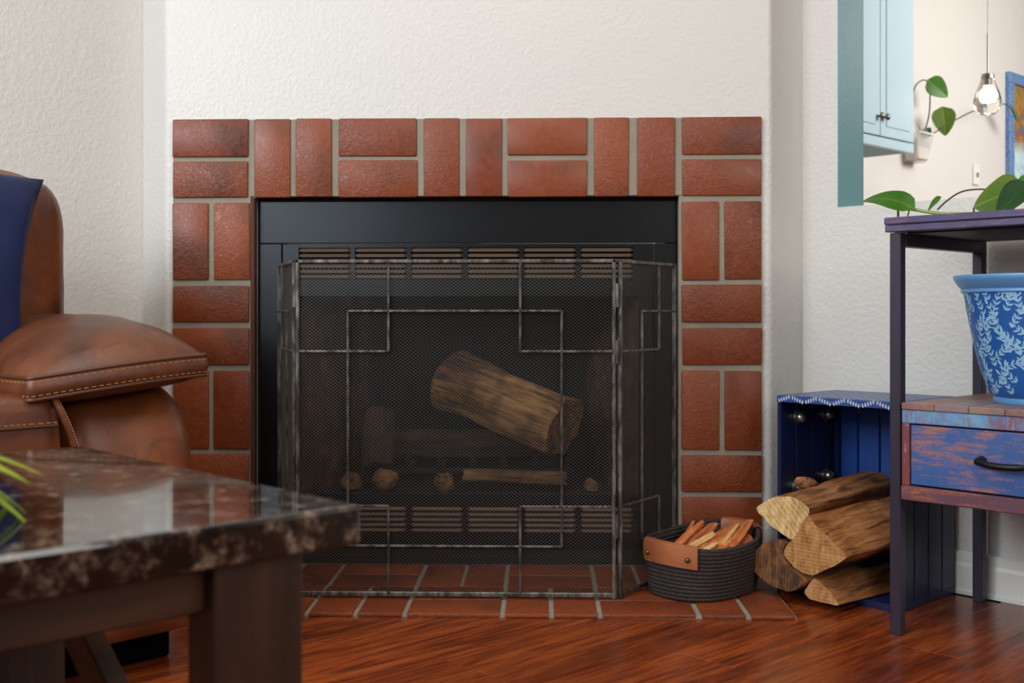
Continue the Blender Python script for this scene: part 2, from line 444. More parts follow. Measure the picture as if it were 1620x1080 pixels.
# ceiling and floor of the living room
bm = B(); box(bm, WL - .1, 4.6, -5, VR, CEILZ, CEILZ + .05)
struct(link('ceiling', bm, CEIL, rot=(0, 0, ROT)))
bm = B(); box(bm, WL - .1, 4.6, -5.0, VR + .12, -.05, -.004)
floor = struct(link('floor', bm, FLOORGAP, rot=(0, 0, ROT)))
PW, PL = .127, 1.21
pm = None; k = 0
w = -.648; row = 0
while w < 2.3:
    v = -2.6 - (row * .437) % PL
    while v < VR:
        a, b = max(v, -2.6), min(v + PL, VR)
        if b - a > .05:
            full = abs((b - a) - PL) < 1e-6
            if full and pm is not None:
                inst('plank', pm, floor, (w + PW / 2, (a + b) / 2, 0))
            else:
                bm = B(); L = b - a
                box(bm, -PW / 2 + .0004, PW / 2 - .0004, -L / 2 + .0004, L / 2 - .0004, -.006, 0, .0009)
                o = link('plank', bm, FLOOR, floor, loc=(w + PW / 2, (a + b) / 2, 0))
                if full: pm = o
        v += PL
    w += PW; row += 1
bm = B(); box(bm, 2.25, 4.6, -5, VR, -.004, 0); box(bm, -.648, 2.25, -5, -2.6, -.004, 0)
struct(link('floor_beyond', bm, FLOOR, rot=(0, 0, ROT)))
# kitchen shell
KW = -.83
bm = B(); box(bm, KW - .1, KW, VR + .119, 7.0, 0, 2.6); struct(link('wall_kitchen_left', bm, KWALL, rot=(0, 0, ROT)))
bm = B(); box(bm, KW - .1, 4.6, 7.0, 7.1, 0, 2.6); struct(link('wall_kitchen_back', bm, KWALL, rot=(0, 0, ROT)))
bm = B(); box(bm, KW - .1, 4.6, VR + .119, 7.0, 2.6, 2.65); struct(link('ceiling_kitchen', bm, CEIL, rot=(0, 0, ROT)))
bm = B(); box(bm, KW - .1, 4.6, VR + .119, 7.0, -.05, 0); struct(link('floor_kitchen', bm, FLOOR, rot=(0, 0, ROT)))

# ================================================================== FIREPLACE SURROUND
sur = thing('fireplace_surround', 'red quarry-tile brick surround framing the black firebox opening', 'fireplace')
KX = 1.417 / 934
def X(px): return -.714 + (px - 273) * KX
def Z(py): return .618 + (495 - py) * .001515
bm = B()
box(bm, X(273), X(397), .005, YW + .02, 0.012, Z(187)); box(bm, X(1082), X(1206), .005, YW + .02, .012, Z(187))
box(bm, X(397), X(1082), .005, YW + .02, Z(309), Z(187))
# reveal of the mortar towards the opening
box(bm, X(1076.5), X(1082), .007, .05, .012, Z(309), 0)
link('grout_bed', bm, GROUT, sur)
bx('opening_edge', plain('dark_brick_edge', '4f2c1b', .8), sur, X(397), X(404), .003, .0285, .012, Z(311), .002)  # dark brown brick edge, left side of the opening only
def brick(parent, x0, x1, z0, z1, flat=False):
    j = lambda: random.uniform(-.0012, .0012)
    bm = B(); dx, dz = (x1 - x0) / 2, (z1 - z0) / 2
    p = random.uniform(-.0015, .001)
    if not flat: box(bm, -dx + j(), dx + j(), p, .026, -dz + j(), dz + j(), .0038, 2)
    else: box(bm, -dx + j(), dx + j(), -dz + j(), dz + j(), -.009, p * .5, .0024, 2)
    for q in bm.verts: q.co += Vector((nz(q.co, 30, x0 * 9) * .0012, 0, nz(q.co, 30, z0 * 7 + 3) * .0012))
    o = link('brick', bm, BRICK, parent, smooth=40)
    if not flat: o.location = ((x0 + x1) / 2, 0, (z0 + z1) / 2); o.rotation_euler.y = random.uniform(-.004, .004)
    else: o.location = ((x0 + x1) / 2, (z0 + z1) / 2, .0098); o.rotation_euler.z = random.uniform(-.004, .004)
    return o
R1, R2_ = (186, 246), (253, 311)
for (a, b) in ((273, 394), (538, 663), (807, 932), (1081, 1206)):
    brick(sur, X(a), X(b), Z(R1[1]), Z(R1[0])); brick(sur, X(a), X(b), Z(R2_[1]), Z(R2_[0]))
for (a, b) in ((404, 461), (470, 528), (674, 730), (740, 798), (942, 997), (1011, 1070)):
    brick(sur, X(a), X(b), Z(311), Z(186))
for (a, b) in ((273, 396), (1081, 1206)):
    m1, m2 = (a + b) / 2 - 4, (a + b) / 2 + 4
    for (t0, b0) in ((319, 443), (586, 711), (853, 900)):
        bb = min(b0, 893)
        brick(sur, X(a), X(m1), max(Z(bb), .012), Z(t0)); brick(sur, X(m2), X(b), max(Z(bb), .012), Z(t0))
    for (t0, b0) in ((451, 510), (518, 577), (719, 777), (785, 844)):
        brick(sur, X(a), X(b), Z(b0), Z(t0))

# ================================================================== HEARTH
hea = thing('hearth', 'low red brick hearth pad laid in a basket-weave on the wood floor', 'hearth')
hx0, hp, HF, HB = -.6965, .0994, -.415, .03
bm = B(); box(bm, hx0, hx0 + 14 * hp - .004, HF + .003, HB, .0003, .0062); link('grout_bed', bm, GROUT, hea)
g = .0065
half = (HB - HF) / 4
for u in range(7):
    for r in range(2):
        x0 = hx0 + u * 2 * hp; y0 = HF + r * 2 * half
        if (u + r) % 2 == 1:
            for q in range(2): brick(hea, x0 + g / 2, x0 + 2 * hp - g, y0 + q * half + (g / 2 if q else 0), y0 + (q + 1) * half - g / 2, True)
        else:
            for q in range(2): brick(hea, x0 + q * hp + g / 2, x0 + (q + 1) * hp - g, y0 + g * .5 * r, y0 + 2 * half - g / 2, True)
HZ = .0105

# ================================================================== FIREPLACE INSERT
ins = thing('fireplace_insert', 'black steel gas fireplace insert with louvred panels behind the screen', 'fireplace', (0, .03, HZ))
iz = lambda py: .618 + (495 - py) * .001528 - HZ      # heights on the insert plane
IX0, IX1, IT = -.509, .506, .889 - HZ
bm = B()
PX0, PX1, PT = -.4545, .4485, iz(384)
box(bm, IX0, IX1, 0, .02, PT, IT, .0012); box(bm, IX0, PX0 - .0015, -.0005, .02, 0, PT - .0012, .0012); box(bm, PX1 + .0015, IX1, -.0005, .02, 0, PT - .0012, .0012)
link('outer_frame', bm, INSERT, ins)
# return flange between frame and bricks
bm = B(); box(bm, IX0 - .012, IX0 - .002, .006, .3, 0, IT + .006); box(bm, IX1 + .001, IX1 + .006, .006, .3, 0, IT + .006); box(bm, IX0 - .012, IX1 + .006, .006, .3, IT + .001, IT + .012)
link('outer_shell', bm, BLACKVOID, ins)
FT, FB = iz(468), iz(790)                              # firebox opening
LT0, LT1 = iz(391), iz(463)
def louvred(name, z0, z1, lz0, rows, pitch):
    pan = B(); cols = []
    xs = [X(px) for px in ((476), (565), (655), (744), (834), (924))]
    xs = [-.4145, -.2775, -.1405, -.003, .134, .2715]
    wcol = .126
    # panel as strips around the slots: backing recessed, bars between groups
    box(pan, PX0, xs[0], .004, .016, z0, z1, .0008); box(pan, xs[-1] + wcol, PX1, .004, .016, z0, z1, .0008)
    for a in range(5): box(pan, xs[a] + wcol, xs[a + 1], .004, .016, z0, z1, 0)
    for a in range(6):
        box(pan, xs[a], xs[a] + wcol, .004, .016, lz0, z1, 0); 
        if lz0 - rows * pitch > z0: box(pan, xs[a], xs[a] + wcol, .004, .016, z0, lz0 - rows * pitch, 0)
    box(pan, PX0, PX1, .03, .035, z0, z1)
    p = link(name, pan, INSERT, ins)
    lm = B()
    h = pitch * .86
    prof = [(.0145, h * .5), (.004, h * .36), (-.001, -h * .1), (-.0005, -h * .36), (.004, -h * .42), (.012, -h * .2)]
    n = len(prof); L = []
    for xx, sc in ((0, .6), (.006, 1), (wcol - .006, 1), (wcol, .6)):
        L.append([lm.verts.new((xx, .016 - (.016 - y) * sc if sc < 1 else y, z * (.8 if sc < 1 else 1))) for y, z in prof])
    for A, Bq in zip(L, L[1:]):
        for k in range(n): lm.faces.new((A[k], A[(k + 1) % n], Bq[(k + 1) % n], Bq[k]))
    lm.faces.new(L[0]); lm.faces.new(L[-1][::-1])
    src = None
    for a in range(6):
        for r_ in range(rows):
            loc = (xs[a], 0, lz0 - (r_ + .5) * pitch)
            if src is None: src = link('louver', lm, LOUVER, p, smooth=35, loc=loc)
            else: inst('louver', src, p, loc)
    return p
louvred('upper_louver_panel', FT, PT - .0015, LT0, 6, .0128)
louvred('lower_louver_panel', iz(868), FB, iz(802), 5, .0128)
bm = B(); box(bm, PX0, PX1, .006, .02, 0, iz(870), .001); box(bm, PX0, PX1, -.002, .01, iz(893), iz(880), .001); link('kick_plate', bm, BLACKVOID, ins)
bm = B(); box(bm, PX0, -.415, .006, .018, FB, FT, .001); box(bm, .412, PX1, .006, .018, FB, FT, .001); box(bm, -.415, .412, .006, .018, FB, FB + .012, .001)
link('inner_frame', bm, INSERT, ins)
# firebox: tapered side walls, back and floor
bd = .38
bm = B(); prism(bm, [(-.415, .02), (-.30, bd), (-.33, bd), (-.455, .02)], FB - .02, FT + .05); link('firebox_side', bm, REFR, ins)
bm = B(); prism(bm, [(.412, .02), (.452, .02), (.33, bd), (.30, bd)], FB - .02, FT + .05); link('firebox_side', bm, REFR, ins)
bm = B(); box(bm, -.34, .34, bd, bd + .02, FB - .02, FT + .05); link('firebox_back', bm, BLACKVOID, ins)
bm = B(); box(bm, -.46, .46, .02, bd + .02, FB - .03, FB + .004); link('firebox_floor', bm, BLACKVOID, ins)
bm = B(); box(bm, -.46, .46, .02, bd + .02, FT + .05, FT + .06); link('firebox_ceiling', bm, BLACKVOID, ins)
# grate
gr = thing('fire_grate', 'black iron grate holding the ceramic logs inside the firebox', 'grate', (0, .17, HZ + FB + .0042))
bm = B()
for y in (0, .14): tube(bm, [(-.26, y, .045), (.26, y, .045)], .008, 8)
link('grate_rail', bm, BLACKVOID, gr)
bars = None
for k in range(7):
    xk = -.24 + k * .08
    bm = B(); tube(bm, [(xk, -.035, .085), (xk, -.03, .06), (xk, 0, .055), (xk, .15, .055)], .007, 6); link('grate_bar', bm, BLACKVOID, gr)
for xk in (-.24, .24):
    for y in (0, .14):
        bm = B(); tube(bm, [(xk, y, 0), (xk, y, .05)], .008, 6); link('leg', bm, BLACKVOID, gr)

def split_log(name, poly, length, mats, loc, rotz=0., tilt=0., label='', cat='log', group=None, taper=.94, rough=.004, seg=20, sub=6, axis_rot=None, parent=None, seed=0., shift=(0, 0), end_face=True, smooth=2):
    """poly: cross-section in (x,z); extruded along +y"""
    P = []
    n0 = len(poly)
    for k in range(n0):
        a, b = poly[k], poly[(k + 1) % n0]
        for q in range(sub): P.append((a[0] + (b[0] - a[0]) * q / sub, a[1] + (b[1] - a[1]) * q / sub))
    for _ in range(smooth):
        P = [((P[k - 1][0] + 2 * P[k][0] + P[(k + 1) % len(P)][0]) / 4, (P[k - 1][1] + 2 * P[k][1] + P[(k + 1) % len(P)][1]) / 4) for k in range(len(P))]
    cx = sum(p[0] for p in P) / len(P); cz = sum(p[1] for p in P) / len(P)
    bm = B(); rings = []
    for i in range(seg + 1):
        t_ = i / seg; s = 1 + (taper - 1) * t_
        ring = []
        for (x, z) in P:
            dx, dz = x - cx, z - cz; d = math.hypot(dx, dz) or 1
            r = rough * (nz((x * 30, t_ * length * 6, z * 30), 1.6, seed) + .7 * nz((x * 150, t_ * length * 5, z * 150), 1.0, seed + 5))
            if i in (0,): r *= .35
            ey = rough * .8 * nz((x * 40, seed, z * 40), 1.5, seed + 2) if i in (0, seg) else 0
            ring.append(bm.verts.new((cx + shift[0] * t_ + dx * s + dx / d * r, t_ * length + ey, cz + shift[1] * t_ + dz * s + dz / d * r)))
        rings.append(ring)
    N = len(P)
    nb = max(0, len(mats) - 2)
    for A, Bq in zip(rings, rings[1:]):
        for k in range(N):
            f = bm.faces.new((A[k], A[(k + 1) % N], Bq[(k + 1) % N], Bq[k]))
            f.material_index = mats[2][k // sub] if len(mats) > 2 else 0
    # end caps as fans with a slightly uneven centre
    for R_, c_ in ((rings[0], -1), (rings[-1], 1)):
        c = sum((q.co for q in R_), Vector()) / N
        cv = bm.verts.new(c)
        for k in range(N): bm.faces.new((R_[k], R_[(k + 1) % N], cv)).material_index = 1
    o = link(name, bm, mats[0] + [mats[1]] if isinstance(mats[0], list) else [mats[0], mats[1]], parent, smooth=38, loc=loc)
    if isinstance(mats[0], list):
        # materials: list of side mats then the end; side index = mats[2], end = last
        ne = len(mats[0])
        for p in o.data.polygons:
            if p.material_index == 1 and len(p.vertices) == 3: p.material_index = ne
    o.rotation_euler = (tilt, 0, rotz)
    if label: tag(o, label, cat, group)
    return o
def gaslog(label, c0, c1, rad, seed, mat=GASLOG, name='gas_log'):
    c0, c1 = Vector(c0), Vector(c1); d = c1 - c0; L = d.length; u = d.normalized()
    a = u.cross(Vector((0, 0, 1))).normalized(); b = a.cross(u)
    bm = B(); rings = []; N = 16; seg = 22
    for i in range(seg + 1):
        t_ = i / seg; ring = []
        for k in range(N):
            th = 2 * PI * k / N
            r = rad * (1 + .32 * nz((math.cos(th) * 2.2, t_ * 1.2, math.sin(th) * 2.2), 1, seed) + .18 * nz((math.cos(th) * 6, t_ * 2.5, math.sin(th) * 6), 1, seed + 4))
            r *= (1.0 if 0 < i < seg else .93)
            ring.append(bm.verts.new((t_ * L + .012 * nz((math.cos(th), seed, math.sin(th)), 2) * (i in (0, seg)), r * math.cos(th), r * math.sin(th))))
        rings.append(ring)
    for A, Bq in zip(rings, rings[1:]):
        for k in range(N): bm.faces.new((A[k], A[(k + 1) % N], Bq[(k + 1) % N], Bq[k]))
    bm.faces.new(rings[0]); bm.faces.new(rings[-1][::-1])
    o = link(name, bm, mat, smooth=60)
    o.matrix_world = Matrix.Translation(c0) @ Matrix((( u.x, -a.x, b.x, 0), (u.y, -a.y, b.y, 0), (u.z, -a.z, b.z, 0), (0, 0, 0, 1)))
    return tag(o, label, 'log', 'ceramic logs in the firebox')
gz = HZ + FB + .067
gaslog('biggest pale ceramic log slanting down to the right across the fire', (-.07, .30, .44), (.235, .10, .335), .080, 1.)
gaslog('dark ceramic log lying level behind the big slanting log', (-.25, .27, gz + .04), (.25, .285, gz + .04), .036, 5., LOGDARK)
gaslog('short upright ceramic log stump at the left of the firebox', (-.235, .15, gz - .005), (-.245, .2, gz + .13), .04, 9., LOGDARK)
gaslog('thin ceramic log lying low along the front of the grate', (-.02, .115, .212), (.235, .115, .205), .017, 13., EMBER)
def ember(label, x, y, z, r, seed):
    bm = B(); b2 = B(); bmesh.ops.create_icosphere(b2, subdivisions=2, radius=r)
    for q in b2.verts: q.co *= 1 + .45 * nz(q.co, 1.5 / r, seed)
    merge(bm, b2); tag(link('ember_lump', bm, EMBER, smooth=50, loc=(x, y, z)), label, 'ember', 'ceramic embers on the firebox floor')
fz = HZ + FB + .0046
ember('pale brightest ceramic ember lump at the middle of the firebox floor', -.062, .09, fz + .024, .026, 1)
ember('brown ceramic ember lump left of the pale one', -.215, .10, fz + .03, .032, 4)
ember('small brown ceramic ember lump at far left under the stump', -.30, .11, fz + .024, .026, 8)
ember('low ceramic ember lump right of the thin front log', .30, .115, fz + .016, .018, 12)

# ================================================================== FIRE SCREEN
scr = thing('fire_screen', 'three-panel pewter and wire mesh fire screen standing on the brick hearth', 'fire screen', (0, -.297, HZ))
SH = .722
def bar(bm, a, b, t=.008, d=.008): 
    a, b = Vector(a), Vector(b)
    dd = (b - a); L = dd.length; u = dd.normalized()
    y = Vector((0, 1, 0)); s = u.cross(y)
    M = Matrix(((u.x, y.x, s.x, (a.x + b.x) / 2), (u.y, y.y, s.y, (a.y + b.y) / 2), (u.z, y.z, s.z, (a.z + b.z) / 2), (0, 0, 0, 1)))
    box(bm, -L / 2, L / 2, -d / 2, d / 2, -t / 2, t / 2, min(t, d) * .22, 1, 0, M)
def clip_line(p, d, x0, x1, z0, z1):
    t0, t1 = -9, 9
    for q, dq, lo, hi in ((p[0], d[0], x0, x1), (p[1], d[1], z0, z1)):
        a, b = (lo - q) / dq, (hi - q) / dq
        t0, t1 = max(t0, min(a, b)), min(t1, max(a, b))
    return (t0, t1) if t1 > t0 + 1e-4 else None
def wire_mesh(bm, x0, x1, z0, z1, y, cw=.0091, ch=.0069, r=.00042):
    s = ch / cw
    for sg in (1, -1):
        n = int((x1 - x0) / cw + (z1 - z0) / ch) + 3
        for k in range(-1, n):
            xk = (x0 + k * cw - (z1 - z0) / s) if sg > 0 else (x0 + k * cw)
            dz = 1.0; dx = sg / s
            c = clip_line((xk, z0), (dx, dz), x0, x1, z0, z1)
            if c:
                a, b = c
                yy = y + sg * r * .6
                tube(bm, [(xk + dx * a, yy, z0 + a), (xk + dx * b, yy, z0 + b)], r, 4, False)
def screen_panel(name, W, loc, rotz, bars, verts_):
    p = bpy.data.objects.new(name, None); COL.objects.link(p); p.parent = scr; p.location = loc; p.rotation_euler = (0, 0, rotz)
    bm = B()
    bar(bm, (0, 0, SH - .004), (W, 0, SH - .004), .008, .010); bar(bm, (0, 0, .008), (W, 0, .008), .010, .008)
    bar(bm, (.004, 0, 0), (.004, 0, SH), .008, .010); bar(bm, (W - .004, 0, 0), (W - .004, 0, SH), .008, .010)
    link('frame', bm, PEWTER, p)
    for (a, b) in bars:
        bm = B(); bar(bm, (a[0], -.004, a[1]), (b[0], -.004, b[1]), .0052, .005); link('bar', bm, PEWTER, p)
    bm = B(); wire_mesh(bm, .006, W - .006, .013, SH - .006, .005)
    link('wire_mesh', bm, WIRE, p, kind='stuff')
    return p
W = .684
z1, z2, z3, z4 = .612, .526, .196, .111
c1, c2, c3, c4 = W * .165, W * .292, W * .703, W * .832
screen_panel('front_panel', W, (-.349, 0, 0), 0, [
    ((c2, SH - .008), (c2, z2)), ((c3, SH - .008), (c3, z2)), ((c2, .008), (c2, z3)), ((c3, .008), (c3, z3)),
    ((.008, z2), (c2, z2)), ((c3, z2), (W - .008, z2)), ((.008, z3), (c2, z3)), ((c3, z3), (W - .008, z3)),
    ((c1, z1), (c4, z1)), ((c1, z4), (c4, z4)), ((c1, z1), (c1, z4)), ((c4, z1), (c4, z4))], None)
def wingbars(Wn, flip):
    f = (lambda u: Wn - u) if flip else (lambda u: u)
    a, b = Wn * .36, Wn * .67; e = Wn - .008; s0 = .008
    return [((f(b), SH - .008), (f(b), z2)), ((f(b), z3), (f(b), z4 - .01 + .01)), ((f(s0), z2), (f(b), z2)), ((f(s0), z3), (f(b), z3)),
            ((f(a), z1), (f(e), z1)), ((f(a), z4), (f(e), z4)), ((f(a), z1), (f(a), z4))]
rx, ry = .338, .004
rw = math.atan2(.223, .143); WR = .268
screen_panel('right_wing', WR, (rx + .004, ry - .001, 0), rw, wingbars(WR, False), None)
lw = math.atan2(-.250, .093); WLn = .262
screen_panel('left_wing', WLn, (-.352 - math.cos(lw) * WLn, ry - math.sin(lw) * WLn - .001, 0), lw, wingbars(WLn, True), None)
for zz in (.13, .50, .62):
    for xx in (.3375, -.3525):
        bm = B(); tube(bm, [(xx, .001, zz), (xx, .001, zz + .05)], .005, 8); link('hinge', bm, PEWTER, scr)

# ================================================================== BASKET
BA, BBx, BH = .138, .106, .107
bas = thing('rope_basket', 'oval charcoal rope basket with tan leather handles holding kindling on the hearth', 'basket', (.533, -.201, HZ), math.radians(45))
def sup(th, a, b, n=2.5):
    c, s = math.cos(th), math.sin(th)
    return (a * math.copysign(abs(c) ** (2 / n), c), b * math.copysign(abs(s) ** (2 / n), s))
def bscale(z): return .90 + .10 * math.sin(min(1, z / BH) * PI / 2)
def rimz(th): return .012 * math.cos(th) ** 2 + .007 * math.cos(th) + .003 * math.sin(th)
NS = 72
rows = 13
def coil_surface(bm, out=True):
    prof = []
    if out:
        for i in range(rows * 6 + 1):
            z = BH * i / (rows * 6); ph = (i % 6) / 6
            prof.append((z, .0030 * math.sin(PI * ph) - .001))
    else:
        for i in range(rows * 6 + 1):
            z = BH * (1 - i / (rows * 6)); ph = (i % 6) / 6
            if z < .006: z = .006
            prof.append((z, -.0085 - .0025 * math.sin(PI * ph)))
    return prof
bm = B(); rings = []
prof = coil_surface(bm, True) + [(BH + .002, -.0015), (BH + .004, -.0045), (BH + .002, -.0075)] + coil_surface(bm, False)
for z, off in prof:
    s = bscale(z)
    ring = []
    for k in range(NS):
        th = 2 * PI * k / NS
        x, y = sup(th, BA * s + off, BBx * s + off)
        ring.append(bm.verts.new((x, y, z + rimz(th) * max(0, z / BH - .1))))
    rings.append(ring)
for A, Bq in zip(rings, rings[1:]):
    for k in range(NS): bm.faces.new((A[k], A[(k + 1) % NS], Bq[(k + 1) % NS], Bq[k]))
bm.faces.new(rings[0][::-1]); bm.faces.new(rings[-1])
link('coiled_body', bm, ROPE, bas, smooth=75)
bm = B()
pts = []
for k in range(NS + 1):
    th = 2 * PI * k / NS; x, y = sup(th, BA - .004, BBx - .004); pts.append((x, y, BH + .003 + rimz(th)))
tube(bm, pts, .0052, 8, False); link('rim_coil', bm, ROPE, bas, smooth=80)
def bhandle(th0, half):
    bm = B(); n = 20; prof = [(-.036, .0045), (-.025, .0055), (-.006, .0055), (.006, .004), (.0105, -.003), (.0075, -.0125), (-.006, -.0165), (-.024, -.0165)]
    rings = []
    for k in range(n + 1):
        th = th0 - half + 2 * half * k / n; ring = []
        for thick in (0, .0022):
            R_ = []
            for dz, off in prof:
                z = BH + dz; s = bscale(max(z, 0)); nx = off + (thick if off > -.005 else -thick)
                x, y = sup(th, BA * s + nx, BBx * s + nx)
                R_.append((x, y, z + rimz(th) + (thick if dz > 0 else 0)))
            ring.append(R_)
        loop = ring[1] + ring[0][::-1]
        rings.append([bm.verts.new(p) for p in loop])
    m = len(rings[0])
    for A, Bq in zip(rings, rings[1:]):
        for k in range(m): bm.faces.new((A[k], A[(k + 1) % m], Bq[(k + 1) % m], Bq[k]))
    for R_ in (rings[0], rings[-1]):
        h = m // 2
        for k in range(h - 1): bm.faces.new((R_[k], R_[k + 1], R_[m - 2 - k], R_[m - 1 - k]))
    h = link('handle', bm, HANDLE, bas, smooth=50); h['label'] = 'tan leather handle strap'
    for sg in (-1, 1):
        th = th0 + sg * half * .66; z = BH - .017; s = bscale(z)
        x, y = sup(th, BA * s + .0085, BBx * s + .0085)
        bm = B(); ball(bm, (0, 0, 0), .0058, 12, 8, (1, 1, 1)); link('rivet', bm, BRASS, h, smooth=80, loc=(x, y, z + rimz(th)))
bhandle(PI + .1, .56); bhandle(-.12, .45)

# kindling sticks
def stick(label, p0, p1, wd_, th_, seed, mat=KIND):
    p0, p1 = Vector(p0), Vector(p1); d = p1 - p0; L = d.length; u = d.normalized()
    s = u.cross(Vector((0, 0, 1))).normalized(); b = s.cross(u)
    bm = B(); seg = 7; rings = []
    cs = [(-.5, -.3), (-.2, -.5), (.35, -.45), (.5, .1), (.1, .5), (-.4, .35)]
    for i in range(seg + 1):
        t_ = i / seg; k_ = (1.0, 1.15, 1.2, 1.2, 1.2, 1.15, 1.0, .8)[i]
        rings.append([bm.verts.new((t_ * L + (random.uniform(-.004, .004) if i in (0, seg) else 0), x * wd_ * k_ * (1 + .3 * nz((x, t_ * 3, y), 2, seed)), y * th_ * k_ * (1 + .4 * nz((x, t_ * 4, y), 2, seed + 3)))) for x, y in cs])
    for A, Bq in zip(rings, rings[1:]):
        for k in range(6): bm.faces.new((A[k], A[(k + 1) % 6], Bq[(k + 1) % 6], Bq[k]))
    bm.faces.new(rings[0]); bm.faces.new(rings[-1][::-1])
    o = link('kindling_stick', bm, mat)
    ct, st = math.cos(seed * 1.3), math.sin(seed * 1.3) * .35
    M = Matrix(((u.x, s.x, b.x, p0.x), (u.y, s.y, b.y, p0.y), (u.z, s.z, b.z, p0.z), (0, 0, 0, 1)))
    o.matrix_world = M @ Matrix.Rotation(st, 4, 'X')
    tag(o, label, 'kindling', 'kindling in the rope basket')
bw = lambda x, y, z: (.533 + x, -.207 + y, HZ + z)     # basket-centred, world-aligned
ST = [
 ('long reddish kindling stick along the left of the pile, topmost at the back', (-.085, -.05, .085), (.005, .062, .135), .024, .014, 1, KIND),
 ('broad reddish kindling slab sloping up beside the long left stick', (-.055, -.075, .085), (.03, .055, .132), .03, .014, 2, KIND),
 ('reddish kindling stick in the middle of the basket below the broad slab', (-.03, -.085, .09), (.05, .04, .118), .024, .016, 3, KIND),
 ('pale yellowish kindling splinter lying across the middle sticks', (-.035, -.065, .107), (.022, -.005, .123), .013, .009, 4, KINDP),
 ('wide flat kindling slab right of the middle reaching the back rim', (-.005, -.085, .092), (.085, .06, .128), .036, .014, 5, KIND),
 ('narrow pale kindling stick resting on the wide right slab', (.035, -.04, .108), (.083, .045, .134), .012, .009, 6, KINDP),
 ('kindling stick with pointed tip leaning highest at the right', (.05, -.05, .1), (.112, .05, .142), .02, .013, 7, KIND),
 ('dark reddish kindling stick lying low along the right side', (.062, -.04, .085), (.105, .02, .115), .022, .012, 8, KIND),
 ('thin kindling sliver poking up behind the left stick', (-.045, .01, .1), (-.012, .075, .136), .008, .006, 9, KIND),
 ('short chunky kindling chip near the front rim', (-.012, -.088, .1), (.018, -.06, .112), .018, .012, 10, KINDP),
 ('tiny brown kindling chip tucked behind the front rim', (.012, -.085, .1), (.04, -.075, .108), .014, .01, 11, KIND),
 ('kindling stick lying crosswise low at the right front', (.02, -.07, .088), (.085, -.025, .1), .02, .012, 12, KIND)]
for lab, a, b, w_, t_, sd, mt in ST: stick(lab, bw(*a), bw(*b), w_, t_, sd, mt)

# ================================================================== CRATE (room frame)
CW0, CW1, CV0, CV1, CH = .606, .901, .392, .640, .434
cr = thing('wooden_crate', 'navy painted slatted wooden crate stood on end beside the fireplace holding firewood', 'crate', RM(CW0, CV0, 0), ROT)
cw, cd = CW1 - CW0, CV1 - CV0
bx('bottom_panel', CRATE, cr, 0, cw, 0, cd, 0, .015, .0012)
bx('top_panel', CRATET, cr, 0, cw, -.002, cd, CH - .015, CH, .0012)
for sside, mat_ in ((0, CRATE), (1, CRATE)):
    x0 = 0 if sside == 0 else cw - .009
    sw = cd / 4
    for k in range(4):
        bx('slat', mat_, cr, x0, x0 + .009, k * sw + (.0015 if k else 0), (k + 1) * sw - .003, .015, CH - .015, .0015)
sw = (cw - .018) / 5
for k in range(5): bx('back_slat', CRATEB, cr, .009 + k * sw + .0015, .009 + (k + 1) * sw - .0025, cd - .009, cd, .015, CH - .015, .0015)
bx('corner_post', CRATE, cr, .009, .021, cd - .022, cd - .009, .015, CH - .015, .001); bx('corner_post', CRATE, cr, cw - .021, cw - .009, cd - .022, cd - .009, .015, CH - .015, .001)
for (vv, zz) in ((.066, .381), (.185, .381), (.185, .237), (.06, .224)):
    kb = B(); ball(kb, (.0195, vv, zz), .0125, 14, 10); lathe_b = B()
    o = link('dome_bolt', kb, CHROME, cr, smooth=80)
    kb = B(); tube(kb, [(.009, vv, zz), (.013, vv, zz)], .016, 12); link('bolt_washer', kb, CHROME, o, smooth=40)
# stencilled leaf sprigs
def leaflet(bm, c, ang, L, Wd, ax, ay, n, off=.0004):
    ca, sa = math.cos(ang), math.sin(ang)
    pts = [(0, 0), (L * .35, Wd / 2), (L * .75, Wd * .35), (L, 0), (L * .75, -Wd * .35), (L * .35, -Wd / 2)]
    vs = []
    for x, y in pts:
        u, v = c[0] + x * ca - y * sa, c[1] + x * sa + y * ca
        vs.append(bm.verts.new(ax * u + ay * v + n))
    bm.faces.new(vs)
bm = B()
ax, ay = Vector((1, 0, 0)), Vector((0, 0, 1)); nn = Vector((0, -.0026, CH - .0075))
u = .006
while u < cw - .03:
    sg = 1 if int(u / .034) % 2 == 0 else -1
    st = [(u + k * .0062, sg * (-.0045 + k * .0022)) for k in range(5)]
    for k, (a, b) in enumerate(st):
        leaflet(bm, (a, b), sg * 1.2, .0058, .0022, ax, ay, nn); leaflet(bm, (a, b), -sg * .75, .0052, .0022, ax, ay, nn)
        leaflet(bm, (a, b), sg * .34, .0066, .0008, ax, ay, nn)
    u += .034
ax, ay, nn = Vector((1, 0, 0)), Vector((0, 1, 0)), Vector((0, 0, CH + .0004))
for q in range(9):
    for p in range(6):
        for k in range(5):
            leaflet(bm, (.02 + q * .029 + k * .004, .02 + p * .036 + k * .004), (k % 2) * 2.2 - .6, .012, .005, ax, ay, nn)
st_ = link('leaf_stencil', bm, STENCIL, cr); st_['label'] = 'white stencilled leaf sprigs'; st_['kind'] = 'stuff'

